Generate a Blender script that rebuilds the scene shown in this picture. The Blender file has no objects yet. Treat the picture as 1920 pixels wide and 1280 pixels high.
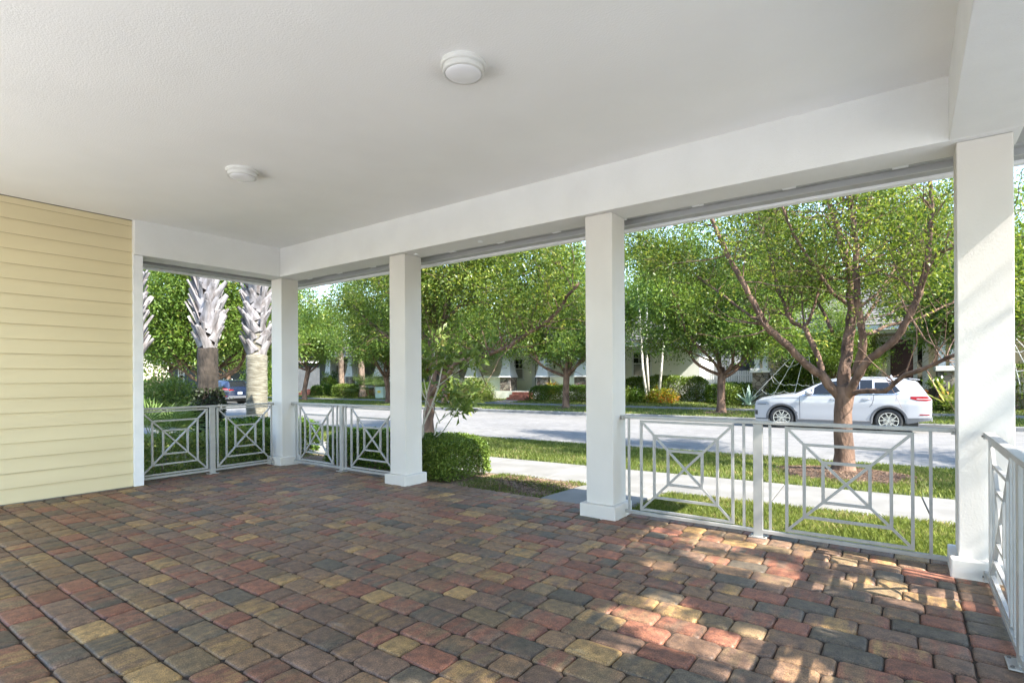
import bpy, bmesh, math, random
import numpy as np
from mathutils import Vector, Matrix, Euler
R = math.radians
random.seed(7); rng = np.random.default_rng(11)
sc = bpy.context.scene
COL = sc.collection
# ------------------------------------------------------------------ camera
YAW = .6303; CAMH = 1.48; FPX = 1018.14; HY = 706.86; ROLL = -.0055
cd = bpy.data.cameras.new('camera'); cam = bpy.data.objects.new('camera', cd); COL.objects.link(cam)
cd.sensor_width = 36; cd.lens = FPX / 1920 * 36; cd.shift_y = (HY - 640) / 1920
cd.clip_start = .05; cd.clip_end = 2500
cam.matrix_world = Matrix.Translation((0, 0, CAMH)) @ (Matrix.Rotation(YAW, 4, 'Z') @ Matrix.Rotation(R(90), 4, 'X') @ Matrix.Rotation(ROLL, 4, 'Z'))
sc.camera = cam
# ------------------------------------------------------------------ sky and sun
SUN_DIR = Vector((1, -.15, .98)).normalized()           # towards the sun
SUN_EL = math.asin(SUN_DIR.z)
w = bpy.data.worlds.new('World'); sc.world = w; w.use_nodes = True
nt = w.node_tree; nt.nodes.clear()
sky = nt.nodes.new('ShaderNodeTexSky'); sky.sky_type = 'NISHITA'; sky.sun_disc = False
sky.sun_elevation = SUN_EL; sky.sun_rotation = math.atan2(SUN_DIR.x, SUN_DIR.y)
sky.air_density = 1.0; sky.dust_density = .25; sky.ozone_density = 1.2
bg = nt.nodes.new('ShaderNodeBackground'); bg.inputs[1].default_value = .125
out = nt.nodes.new('ShaderNodeOutputWorld')
nt.links.new(sky.outputs[0], bg.inputs[0]); nt.links.new(bg.outputs[0], out.inputs[0])
sl = bpy.data.lights.new('sun', 'SUN'); sl.energy = 2.9; sl.angle = R(.53); sl.color = (1, .95, .87)
so = bpy.data.objects.new('sun', sl); COL.objects.link(so)
so.rotation_euler = SUN_DIR.to_track_quat('Z', 'Y').to_euler()
sc.view_settings.view_transform = 'Standard'; sc.view_settings.look = 'None'
sc.view_settings.exposure = 2.68; sc.view_settings.gamma = 1
sc.render.engine = 'CYCLES'
cy = sc.cycles; cy.max_bounces = 9; cy.diffuse_bounces = 6; cy.glossy_bounces = 3; cy.transmission_bounces = 4
cy.transparent_max_bounces = 6; cy.use_denoising = True; cy.caustics_reflective = False; cy.caustics_refractive = False
cy.sample_clamp_indirect = 6
# ------------------------------------------------------------------ frames of reference
SA = R(3)                                               # the street runs 3 degrees off the porch
CA, SN = math.cos(SA), math.sin(SA)
def SP(s, n, z=0): return Vector((s * CA - n * SN, s * SN + n * CA, z))
def ST(X, Y): return X * CA + Y * SN, Y * CA - X * SN
def at(px, py, N):
    """measuring aid: the world point seen at a photo pixel, N metres out along the street normal"""
    x = (px - 960) / FPX; y = (py - HY) / FPX
    c, s = math.cos(-ROLL), math.sin(-ROLL); x, y = x * c - y * s, x * s + y * c
    X = -math.sin(YAW) + x * math.cos(YAW); Y = math.cos(YAW) + x * math.sin(YAW)
    d = N / ST(X, Y)[1]
    return Vector((X * d, Y * d, CAMH - y * d))
PROF = [(-400, 0), (-8, -.05), (5.0, -.06), (7.2, -.11), (8.9, -.12), (10.5, -.17), (12.7, -.27), (12.75, -.31), (13.2, -.33), (17.9, -.24),
        (22.45, -.33), (22.9, -.31), (22.95, -.19), (26.3, -.14), (28, -.1), (30.5, -.01), (2000, 0)]
def gh(n):
    for (a, za), (b, zb) in zip(PROF, PROF[1:]):
        if n <= b: return za + (zb - za) * max(0, (n - a)) / (b - a)
    return 0.
# ------------------------------------------------------------------ materials
def mat(name, col=(.5, .5, .5), rough=.6, metal=0, **kw):
    m = bpy.data.materials.new(name); m.use_nodes = True
    b = m.node_tree.nodes['Principled BSDF']
    b.inputs['Base Color'].default_value = (*col, 1); b.inputs['Roughness'].default_value = rough; b.inputs['Metallic'].default_value = metal
    for k, v in kw.items(): b.inputs[k].default_value = v
    return m
def N_(m, t, **kw):
    n = m.node_tree.nodes.new(t)
    for k, v in kw.items(): setattr(n, k, v)
    return n
def L_(m, a, b): m.node_tree.links.new(a, b)
def ramp(m, stops, interp='LINEAR'):
    r = N_(m, 'ShaderNodeValToRGB'); r.color_ramp.interpolation = interp
    e = r.color_ramp.elements
    while len(e) < len(stops): e.new(.5)
    for i, (p, c) in enumerate(stops): e[i].position = p; e[i].color = (*c, 1)
    return r
def noisy(name, c1, c2, scale=4, rough=.7, detail=6, bump=0, bscale=60, lo=.35, hi=.65, coord='Object', stretch=None, metal=0, bdist=.01, **kw):
    """two-colour procedural surface with fine relief"""
    m = mat(name, c1, rough, metal, **kw); b = m.node_tree.nodes['Principled BSDF']
    tc = N_(m, 'ShaderNodeTexCoord'); src = tc.outputs[coord]
    if stretch:
        mp = N_(m, 'ShaderNodeMapping'); mp.inputs['Scale'].default_value = stretch; L_(m, src, mp.inputs[0]); src = mp.outputs[0]
    n = N_(m, 'ShaderNodeTexNoise'); n.inputs['Scale'].default_value = scale; n.inputs['Detail'].default_value = detail
    L_(m, src, n.inputs['Vector'])
    r = ramp(m, [(lo, c1), (hi, c2)]); L_(m, n.outputs['Fac'], r.inputs[0]); L_(m, r.outputs[0], b.inputs['Base Color'])
    if bump:
        n2 = N_(m, 'ShaderNodeTexNoise'); n2.inputs['Scale'].default_value = bscale; n2.inputs['Detail'].default_value = 5
        L_(m, src, n2.inputs['Vector'])
        bp = N_(m, 'ShaderNodeBump'); bp.inputs['Strength'].default_value = bump; bp.inputs['Distance'].default_value = bdist
        L_(m, n2.outputs['Fac'], bp.inputs['Height']); L_(m, bp.outputs[0], b.inputs['Normal'])
    return m
def leafmat(name, stops, trans=.35, rough=.45):
    """leaf: colour differs from leaf to leaf, light passes through"""
    m = mat(name, (.1, .2, .05), rough); b = m.node_tree.nodes['Principled BSDF']; b.inputs['Specular IOR Level'].default_value = .3
    g = N_(m, 'ShaderNodeNewGeometry'); r = ramp(m, stops)
    tc = N_(m, 'ShaderNodeTexCoord'); nz = N_(m, 'ShaderNodeTexNoise'); nz.inputs['Scale'].default_value = 1.9; nz.inputs['Detail'].default_value = 3; L_(m, tc.outputs['Object'], nz.inputs['Vector'])
    mr = N_(m, 'ShaderNodeMapRange'); mr.inputs[1].default_value = .32; mr.inputs[2].default_value = .68; L_(m, nz.outputs['Fac'], mr.inputs[0])      # leaf tones drift from twig to twig
    mm = N_(m, 'ShaderNodeMath', operation='MULTIPLY_ADD'); L_(m, g.outputs['Random Per Island'], mm.inputs[0]); mm.inputs[1].default_value = .74
    m2 = N_(m, 'ShaderNodeMath', operation='MULTIPLY'); L_(m, mr.outputs[0], m2.inputs[0]); m2.inputs[1].default_value = .36; L_(m, m2.outputs[0], mm.inputs[2]); L_(m, mm.outputs[0], r.inputs[0])
    L_(m, r.outputs[0], b.inputs['Base Color'])
    t = N_(m, 'ShaderNodeBsdfTranslucent'); mx = N_(m, 'ShaderNodeMixShader'); mx.inputs[0].default_value = trans
    hs = N_(m, 'ShaderNodeHueSaturation'); hs.inputs['Value'].default_value = 1.6; hs.inputs['Saturation'].default_value = 1.1; hs.inputs['Hue'].default_value = .485
    L_(m, r.outputs[0], hs.inputs['Color']); L_(m, hs.outputs[0], t.inputs[0])
    L_(m, b.outputs[0], mx.inputs[1]); L_(m, t.outputs[0], mx.inputs[2])
    L_(m, mx.outputs[0], m.node_tree.nodes['Material Output'].inputs[0])
    return m
M = {}
M['ceil'] = noisy('stucco_ceiling', (.86, .86, .85), (.89, .89, .88), 1.5, .9, bump=.5, bscale=75, bdist=.004)
M['stucco'] = noisy('stucco_trim', (.72, .715, .70), (.76, .755, .74), 2.5, .85, bump=.8, bscale=90, bdist=.005)
M['column'] = noisy('stucco_column', (.61, .58, .54), (.66, .63, .59), 1.8, .85, bump=.25, bscale=95, bdist=.004, stretch=(1, 1, .6))
M['siding'] = noisy('yellow_siding', (.68, .575, .355), (.72, .615, .385), 3, .6, bump=.15, bscale=40, stretch=(1, .12, 1), bdist=.003)
M['white'] = noisy('white_paint', (.78, .79, .80), (.84, .84, .85), 6, .4)
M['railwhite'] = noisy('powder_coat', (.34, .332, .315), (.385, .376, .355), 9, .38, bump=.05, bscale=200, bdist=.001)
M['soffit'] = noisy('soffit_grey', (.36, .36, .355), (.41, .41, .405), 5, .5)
M['track'] = mat('aluminium_track', (.55, .55, .55), .35, .6)
M['bolt'] = mat('bolt_steel', (.2, .19, .18), .4, .8)
M['lamp'] = mat('lamp_glass', (.82, .82, .84), .12, 0)
M['lamprim'] = mat('lamp_rim', (.66, .655, .63), .35)
M['sand'] = noisy('joint_sand', (.030, .021, .014), (.065, .045, .03), 60, .95)
M['concrete'] = noisy('sidewalk_concrete', (.165, .157, .142), (.215, .207, .19), 2.2, .85, bump=.2, bscale=90, bdist=.004)
M['gutter'] = noisy('gutter_concrete', (.15, .147, .14), (.20, .196, .188), 3, .85, bump=.2, bscale=60)
M['soil'] = noisy('lawn_soil', (.045, .06, .02), (.10, .11, .045), 1.6, .95, bump=.8, bscale=30, bdist=.03)
M['mulch'] = noisy('bark_mulch', (.035, .022, .014), (.16, .10, .065), 22, .95, bump=1, bscale=45, bdist=.04, lo=.3, hi=.75)
M['straw'] = noisy('dry_mulch', (.10, .065, .04), (.36, .25, .16), 20, .95, bump=1, bscale=50, bdist=.03)
M['bark'] = noisy('reddish_bark', (.052, .028, .018), (.235, .142, .094), 7, .85, bump=.9, bscale=26, bdist=.03, stretch=(1, 1, .35), lo=.3, hi=.7)
M['barkpale'] = noisy('pale_bark', (.09, .065, .048), (.27, .20, .15), 9, .8, bump=.6, bscale=40, bdist=.02, stretch=(1, 1, .5))
M['palmtrunk'] = noisy('palm_trunk', (.11, .095, .065), (.26, .245, .19), 8, .9, bump=.7, bscale=22, bdist=.03, stretch=(.6, .6, 5))
M['husk'] = noisy('shaded_palm_husk', (.012, .009, .006), (.052, .040, .030), 8, .95, bump=.8, bscale=24, bdist=.03, stretch=(1, 1, .4))  # brown husk, its colour darkened further for the porch roof's shade
M['boot'] = noisy('palm_boots', (.12, .105, .098), (.32, .30, .30), 9, .85, bump=.5, bscale=50, bdist=.01, stretch=(1, 1, .25))
M['thinwhite'] = noisy('white_trunk', (.45, .42, .36), (.62, .60, .54), 9, .7)
M['glass'] = mat('dark_glass', (.012, .014, .016), .04, 0)
M['grass'] = leafmat('grass_blades', [(0, (.09, .125, .025)), (.55, (.155, .205, .045)), (.85, (.25, .28, .085)), (1, (.40, .33, .16))], .35, .5)
M['leaf'] = leafmat('tree_leaves', [(0, (.035, .062, .012)), (.45, (.085, .135, .022)), (.8, (.18, .24, .04)), (1, (.36, .35, .09))], .42, .35)
M['leaffar'] = leafmat('far_tree_leaves', [(0, (.055, .10, .022)), (.5, (.11, .18, .034)), (.9, (.19, .27, .05)), (1, (.32, .31, .09))], .42, .4)
M['leafpale'] = leafmat('sunny_leaves', [(0, (.07, .11, .025)), (.5, (.13, .19, .045)), (.9, (.22, .27, .07)), (1, (.34, .30, .12))], .38, .4)
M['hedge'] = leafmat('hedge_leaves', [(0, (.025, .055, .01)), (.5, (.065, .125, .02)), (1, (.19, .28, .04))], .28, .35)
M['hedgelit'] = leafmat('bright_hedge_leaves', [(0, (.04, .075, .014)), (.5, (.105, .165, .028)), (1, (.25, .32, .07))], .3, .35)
M['croton'] = leafmat('yellow_red_leaves', [(0, (.05, .11, .015)), (.45, (.22, .28, .03)), (.8, (.42, .28, .04)), (1, (.40, .08, .03))], .3, .35)
M['redleaf'] = leafmat('red_leaves', [(0, (.07, .012, .015)), (1, (.26, .05, .045))], .25, .35)
M['agave'] = leafmat('blue_green_leaves', [(0, (.14, .22, .19)), (1, (.33, .42, .38))], .1, .5)
M['strap'] = leafmat('strap_leaves', [(0, (.10, .18, .03)), (.6, (.34, .36, .10)), (1, (.55, .50, .22))], .3, .4)
M['ivy'] = leafmat('dark_ivy', [(0, (.012, .02, .008)), (1, (.04, .055, .02))], .2, .5)
M['frond'] = leafmat('palm_fronds', [(0, (.07, .12, .03)), (1, (.20, .27, .08))], .3, .4)
# ------------------------------------------------------------------ object helpers
def thing(name, label, cat, loc=(0, 0, 0), rotz=0, group=None):
    o = bpy.data.objects.new(name, None); COL.objects.link(o)
    o.location = loc; o.rotation_euler = (0, 0, rotz); o.empty_display_size = .2
    o['label'] = label; o['category'] = cat
    if group: o['group'] = group
    return o
def tag(o, label=None, cat=None, group=None, kind=None):
    for k, v in (('label', label), ('category', cat), ('group', group), ('kind', kind)):
        if v: o[k] = v
    return o
def copy_tree(root, loc, rotz=0, scale=1, label=None, group=None):
    r = root.copy(); COL.objects.link(r); r.location = loc; r.rotation_euler = (0, 0, rotz); r.scale = (scale,) * 3
    if label: r['label'] = label
    if group: r['group'] = group
    for ch in list(root.children):
        c = ch.copy(); COL.objects.link(c); c.parent = r
        for g in list(ch.children):
            d = g.copy(); COL.objects.link(d); d.parent = c
    return r
class MB:
    def __init__(s, off=(0, 0, 0)): s.v = []; s.f = []; s.off = Vector(off)
    def add(s, vs, fs):
        k = len(s.v); s.v += [Vector(p) - s.off for p in vs]; s.f += [tuple(k + i for i in f) for f in fs]; return s
    def box(s, x0, x1, y0, y1, z0, z1):
        return s.add([(x0, y0, z0), (x1, y0, z0), (x1, y1, z0), (x0, y1, z0), (x0, y0, z1), (x1, y0, z1), (x1, y1, z1), (x0, y1, z1)],
                     [(0, 3, 2, 1), (4, 5, 6, 7), (0, 1, 5, 4), (1, 2, 6, 5), (2, 3, 7, 6), (3, 0, 4, 7)])
    def bar(s, a, b, w, h=None, up=(0, 0, 1)):
        """square bar from a to b"""
        a, b = Vector(a), Vector(b); h = h or w; d = (b - a).normalized(); u = Vector(up)
        if abs(d.dot(u)) > .99: u = Vector((0, 1, 0))
        r = d.cross(u).normalized(); u = r.cross(d).normalized(); vs = []
        for p in (a, b):
            for i, j in ((-1, -1), (1, -1), (1, 1), (-1, 1)): vs.append(p + r * (i * w / 2) + u * (j * h / 2))
        return s.add(vs, [(3, 2, 1, 0), (4, 5, 6, 7), (0, 1, 5, 4), (1, 2, 6, 5), (2, 3, 7, 6), (3, 0, 4, 7)])
    def tube(s, pts, rad, seg=8, caps=True):
        pts = [Vector(p) for p in pts]; n = len(pts)
        if not hasattr(rad, '__len__'): rad = [rad] * n
        vs = []; fs = []; ref = None
        for i, p in enumerate(pts):
            d = (pts[min(i + 1, n - 1)] - pts[max(i - 1, 0)])
            d = d.normalized() if d.length > 1e-9 else Vector((0, 0, 1))
            if ref is None: ref = d.orthogonal().normalized()
            ref = (ref - d * ref.dot(d)); ref = ref.normalized() if ref.length > 1e-6 else d.orthogonal().normalized()
            q = d.cross(ref)
            for k in range(seg):
                t = 2 * math.pi * k / seg; vs.append(p + (ref * math.cos(t) + q * math.sin(t)) * rad[i])
        for i in range(n - 1):
            for k in range(seg):
                a = i * seg + k; b = i * seg + (k + 1) % seg; fs.append((a, b, b + seg, a + seg))
        if caps: fs.append(tuple(range(seg))[::-1]); fs.append(tuple((n - 1) * seg + k for k in range(seg)))
        return s.add(vs, fs)
    def lathe(s, prof, seg=24, c=(0, 0, 0), axis='Z', wob=None, ring=False):
        vs = []; fs = []; n = len(prof)
        for i, (r, z) in enumerate(prof):
            for k in range(seg):
                t = 2 * math.pi * k / seg; rr = r * (wob(t, z) if wob else 1)
                p = (rr * math.cos(t), rr * math.sin(t), z)
                if axis == 'Y': p = (rr * math.cos(t), z, rr * math.sin(t))
                vs.append((p[0] + c[0], p[1] + c[1], p[2] + c[2]))
        for i in range(n - 1):
            for k in range(seg):
                a = i * seg + k; b = i * seg + (k + 1) % seg; fs.append((a, b, b + seg, a + seg))
        if ring:
            for k in range(seg): a = (n - 1) * seg + k; b = (n - 1) * seg + (k + 1) % seg; fs.append((a, b, (k + 1) % seg, k))
        else: fs.append(tuple(range(seg))[::-1]); fs.append(tuple((n - 1) * seg + k for k in range(seg)))
        return s.add(vs, fs)
    def grid(s, rows):
        n = len(rows[0]); vs = [p for r in rows for p in r]; fs = []
        for i in range(len(rows) - 1):
            for j in range(n - 1): fs.append((i * n + j, i * n + j + 1, (i + 1) * n + j + 1, (i + 1) * n + j))
        return s.add(vs, fs)
    def prism(s, poly, y0, y1, M_=None):
        """polygon in (x,z) extruded along y"""
        n = len(poly); vs = [(x, y0, z) for x, z in poly] + [(x, y1, z) for x, z in poly]
        if M_: vs = [M_(p) for p in vs]
        return s.add(vs, [tuple(range(n)), tuple(range(2 * n - 1, n - 1, -1))] + [((i + 1) % n, i, n + i, n + (i + 1) % n) for i in range(n)])
    def build(s, name, m, parent=None, smooth=False, bevel=0, bseg=2):
        me = bpy.data.meshes.new(name); me.from_pydata([tuple(p) for p in s.v], [], s.f); me.update()
        if s.f:
            bm = bmesh.new(); bm.from_mesh(me); bmesh.ops.recalc_face_normals(bm, faces=bm.faces); bm.to_mesh(me); bm.free()
        o = bpy.data.objects.new(name, me); COL.objects.link(o); me.materials.append(m)
        if parent: o.parent = parent
        if smooth: me.polygons.foreach_set('use_smooth', [True] * len(me.polygons))
        if bevel:
            b = o.modifiers.new('bevel', 'BEVEL'); b.width = bevel; b.segments = bseg; b.limit_method = 'ANGLE'; b.angle_limit = R(40)
        return o
def raw_quads(name, V, m, parent=None, smooth=False):
    """V: (n,4,3) array of quads (or (n,3,3) triangles) made into one mesh quickly"""
    V = np.asarray(V, dtype=np.float32); n, k = V.shape[:2]
    me = bpy.data.meshes.new(name); me.vertices.add(n * k); me.vertices.foreach_set('co', V.reshape(-1))
    me.loops.add(n * k); me.loops.foreach_set('vertex_index', np.arange(n * k, dtype=np.int32))
    me.polygons.add(n); me.polygons.foreach_set('loop_start', np.arange(0, n * k, k, dtype=np.int32))
    me.polygons.foreach_set('loop_total', np.full(n, k, dtype=np.int32))
    me.update(calc_edges=True); me.validate()
    me.materials.append(m); o = bpy.data.objects.new(name, me); COL.objects.link(o)
    if parent: o.parent = parent
    return o
def unit(a): return a / (np.linalg.norm(a, axis=-1, keepdims=True) + 1e-9)
def leaf_quads(C, size, aspect=.45, up=.5, droop=0., dirs=None, rg=rng):
    """a folded-diamond leaf at each centre"""
    n = len(C); d = unit(rg.normal(size=(n, 3)) + np.array([0, 0, -droop])) if dirs is None else unit(dirs + .45 * rg.normal(size=(n, 3)))
    nr = unit(rg.normal(size=(n, 3)) + np.array([0, 0, up * 2]))
    side = unit(np.cross(d, nr)); nn = np.cross(side, d)
    L = size * (.65 + .7 * rg.random((n, 1))); W = L * aspect
    a = C - d * L * .5; b = C + side * W * .5 + nn * L * .07 + d * L * .08; c = C + d * L * .5 - nn * L * .1; e = C - side * W * .5 + nn * L * .07 + d * L * .08
    return np.stack([a, b, c, e], 1)
exec_order = []
# ================================================================== GROUND
def strip(name, s0, s1, n0, n1, m, dz, ds=6, nn=8, kind='structure', jit=0):
    ns = sorted(set([n0, n1] + [a for a, _ in PROF if n0 < a < n1] + list(np.linspace(n0, n1, nn))))
    ss = list(np.arange(s0, s1, ds)) + [s1]
    b = MB(); b.grid([[SP(s, n, gh(n) + dz) for n in ns] for s in ss])
    return tag(b.build(name, m), kind=kind)
b = MB()
ns = [a for a, _ in PROF]
b.grid([[SP(s, n, gh(n)) for n in ns] for s in (-1500, -300, -80, -40, -20, -10, -5, 0, 5, 10, 20, 40, 80, 300, 1500)])
tag(b.build('ground', M['soil']), kind='structure')
strip('bounce_paving', -26, 30, -30, -1.3, noisy('sand_coloured_bounce', (.62, .595, .54), (.70, .675, .62), 1, .85), .03)  # unseen pale ground, added to bounce light into the porch
b = MB(); b.box(1.0, 16, -1.3, 5.25, -.2, -.02)
tag(b.build('bounce_paving', noisy('light_bounce_paving', (.60, .575, .53), (.68, .655, .61), 1, .85)), kind='structure')  # pale ground beside the porch, added to bounce more light in
# road of small light concrete pavers
m = noisy('road_surface', (.40, .39, .39), (.50, .49, .49), .9, .85, bump=.25, bscale=50, bdist=.005)
bs = m.node_tree.nodes['Principled BSDF']
tc = N_(m, 'ShaderNodeTexCoord'); bk = N_(m, 'ShaderNodeTexBrick'); bk.inputs['Scale'].default_value = 1
bk.inputs['Brick Width'].default_value = .22; bk.inputs['Row Height'].default_value = .11; bk.inputs['Mortar Size'].default_value = .006
bk.inputs['Color1'].default_value = (.150, .144, .136, 1); bk.inputs['Color2'].default_value = (.200, .192, .182, 1); bk.inputs['Mortar'].default_value = (.14, .135, .13, 1)
L_(m, tc.outputs['Object'], bk.inputs['Vector'])
mx = N_(m, 'ShaderNodeMixRGB'); mx.blend_type = 'MULTIPLY'; mx.inputs[0].default_value = .55
L_(m, bk.outputs[0], mx.inputs[1]); n = N_(m, 'ShaderNodeTexNoise'); n.inputs['Scale'].default_value = .35; n.inputs['Detail'].default_value = 7
L_(m, tc.outputs['Object'], n.inputs['Vector']); rr = ramp(m, [(.3, (.75, .75, .76)), (.7, (1.25, 1.24, 1.22))]); L_(m, n.outputs[0], rr.inputs[0]); L_(m, rr.outputs[0], mx.inputs[2])
L_(m, mx.outputs[0], bs.inputs['Base Color']); M['road'] = m
strip('road', -300, 200, 13.2, 22.45, M['road'], .004)
strip('gutter', -300, 200, 12.76, 13.2, M['gutter'], .004); bpy.data.objects['gutter']
strip('gutter', -300, 200, 22.45, 22.9, M['gutter'], .004)
# kerb on the far side
b = MB()
for k in range(-60, 30):
    b.add([SP(k * 3 + ds, n, z) for ds in (0.006, 2.994) for n, z in ((22.9, -.34), (22.9, -.19), (22.93, -.165), (23.06, -.165), (23.06, -.34))],
          [(0, 1, 6, 5), (1, 2, 7, 6), (2, 3, 8, 7), (3, 4, 9, 8), (0, 4, 3, 2, 1), (5, 6, 7, 8, 9)])
tag(b.build('kerb', M['gutter']), kind='structure')
def slabs(name, s0, s1, n0, n1, pitch, m, h=.02):
    b = MB(); s = s0
    while s < s1:
        e = s + pitch - .012; z0, z1 = gh(n0) + h, gh(n1) + h
        vs = [SP(s, n0, z0), SP(e, n0, z0), SP(e, n1, z1), SP(s, n1, z1)]; lo = [p - Vector((0, 0, .12)) for p in vs]
        b.add(vs + lo, [(0, 1, 2, 3), (0, 4, 5, 1), (1, 5, 6, 2), (2, 6, 7, 3), (3, 7, 4, 0)]); s += pitch
    return tag(b.build(name, m, bevel=.006, bseg=1), kind='structure')
slabs('sidewalk', -60.2, 30, 7.3, 8.82, 1.6, M['concrete'])
slabs('sidewalk', -90, 40, 26.45, 27.85, 1.6, M['concrete'])
# path from patio to sidewalk
b = MB(); y = 5.6
for k in range(1):
    b.add([(-3.70, 5.605, -.015), (-2.62, 5.605, -.015), (-2.72, 7.16, -.088), (-3.80, 7.11, -.088), (-3.70, 5.605, -.15), (-2.62, 5.605, -.15), (-2.72, 7.16, -.2), (-3.80, 7.11, -.2)],
          [(0, 1, 2, 3), (0, 4, 5, 1), (1, 5, 6, 2), (2, 6, 7, 3), (3, 7, 4, 0)])
tag(b.build('path', M['concrete'], bevel=.006, bseg=1), kind='structure')
b = MB(); b.add([SP(-19.9, 27.86, -.075), SP(-18.4, 27.86, -.075), SP(-18.4, 30.0, .012), SP(-19.9, 30.0, .012)], [(0, 1, 2, 3)])
tag(b.build('path', M['concrete']), kind='structure')
# ------------------------------------------------------------------ patio of tumbled pavers
def paver_material():
    m = mat('tumbled_pavers', (.2, .1, .08), .52); b = m.node_tree.nodes['Principled BSDF']
    a = N_(m, 'ShaderNodeVertexColor', layer_name='tint'); a2 = N_(m, 'ShaderNodeVertexColor', layer_name='tint2')
    tc = N_(m, 'ShaderNodeTexCoord')
    g = N_(m, 'ShaderNodeNewGeometry')
    off = N_(m, 'ShaderNodeVectorMath', operation='SCALE'); cb = N_(m, 'ShaderNodeCombineXYZ')
    L_(m, g.outputs['Random Per Island'], cb.inputs[0]); L_(m, g.outputs['Random Per Island'], cb.inputs[1]); L_(m, cb.outputs[0], off.inputs[0]); off.inputs['Scale'].default_value = 40
    add = N_(m, 'ShaderNodeVectorMath', operation='ADD'); L_(m, tc.outputs['Object'], add.inputs[0]); L_(m, off.outputs[0], add.inputs[1])
    mp = N_(m, 'ShaderNodeMapping'); mp.inputs['Scale'].default_value = (9, 1.6, 1); L_(m, add.outputs[0], mp.inputs[0])
    n = N_(m, 'ShaderNodeTexNoise'); n.inputs['Scale'].default_value = 1.3; n.inputs['Detail'].default_value = 7; n.inputs['Roughness'].default_value = .62; L_(m, mp.outputs[0], n.inputs['Vector'])
    r = ramp(m, [(.44, (0, 0, 0)), (.60, (1, 1, 1))]); L_(m, n.outputs['Fac'], r.inputs[0])
    mx = N_(m, 'ShaderNodeMixRGB'); L_(m, r.outputs[0], mx.inputs[0]); L_(m, a.outputs[0], mx.inputs[1]); L_(m, a2.outputs[0], mx.inputs[2])
    n2 = N_(m, 'ShaderNodeTexNoise'); n2.inputs['Scale'].default_value = 170; n2.inputs['Detail'].default_value = 3; L_(m, tc.outputs['Object'], n2.inputs['Vector'])
    r2 = ramp(m, [(.32, (.45, .44, .42)), (.5, (1, 1, 1)), (.7, (1.65, 1.6, 1.5))]); L_(m, n2.outputs['Fac'], r2.inputs[0])
    mu = N_(m, 'ShaderNodeMixRGB'); mu.blend_type = 'MULTIPLY'; mu.inputs[0].default_value = 1; L_(m, mx.outputs[0], mu.inputs[1]); L_(m, r2.outputs[0], mu.inputs[2])
    n3 = N_(m, 'ShaderNodeTexNoise'); n3.inputs['Scale'].default_value = 20; n3.inputs['Detail'].default_value = 5; L_(m, tc.outputs['Object'], n3.inputs['Vector'])
    r3 = ramp(m, [(.34, (.58, .58, .60)), (.66, (1.35, 1.30, 1.18))]); L_(m, n3.outputs['Fac'], r3.inputs[0])
    mu2 = N_(m, 'ShaderNodeMixRGB'); mu2.blend_type = 'MULTIPLY'; mu2.inputs[0].default_value = .8; L_(m, mu.outputs[0], mu2.inputs[1]); L_(m, r3.outputs[0], mu2.inputs[2])
    L_(m, mu2.outputs[0], b.inputs['Base Color'])
    n4 = N_(m, 'ShaderNodeTexNoise'); n4.inputs['Scale'].default_value = 90; n4.inputs['Detail'].default_value = 6; L_(m, tc.outputs['Object'], n4.inputs['Vector'])
    bp = N_(m, 'ShaderNodeBump'); bp.inputs['Strength'].default_value = .55; bp.inputs['Distance'].default_value = .006; L_(m, n4.outputs['Fac'], bp.inputs['Height']); L_(m, bp.outputs[0], b.inputs['Normal'])
    return m
PALETTE = [((.108, .088, .066), 12), ((.172, .107, .074), 29), ((.228, .097, .062), 19), ((.208, .128, .074), 21), ((.335, .212, .093), 10), ((.20, .140, .080), 11)]
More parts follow.
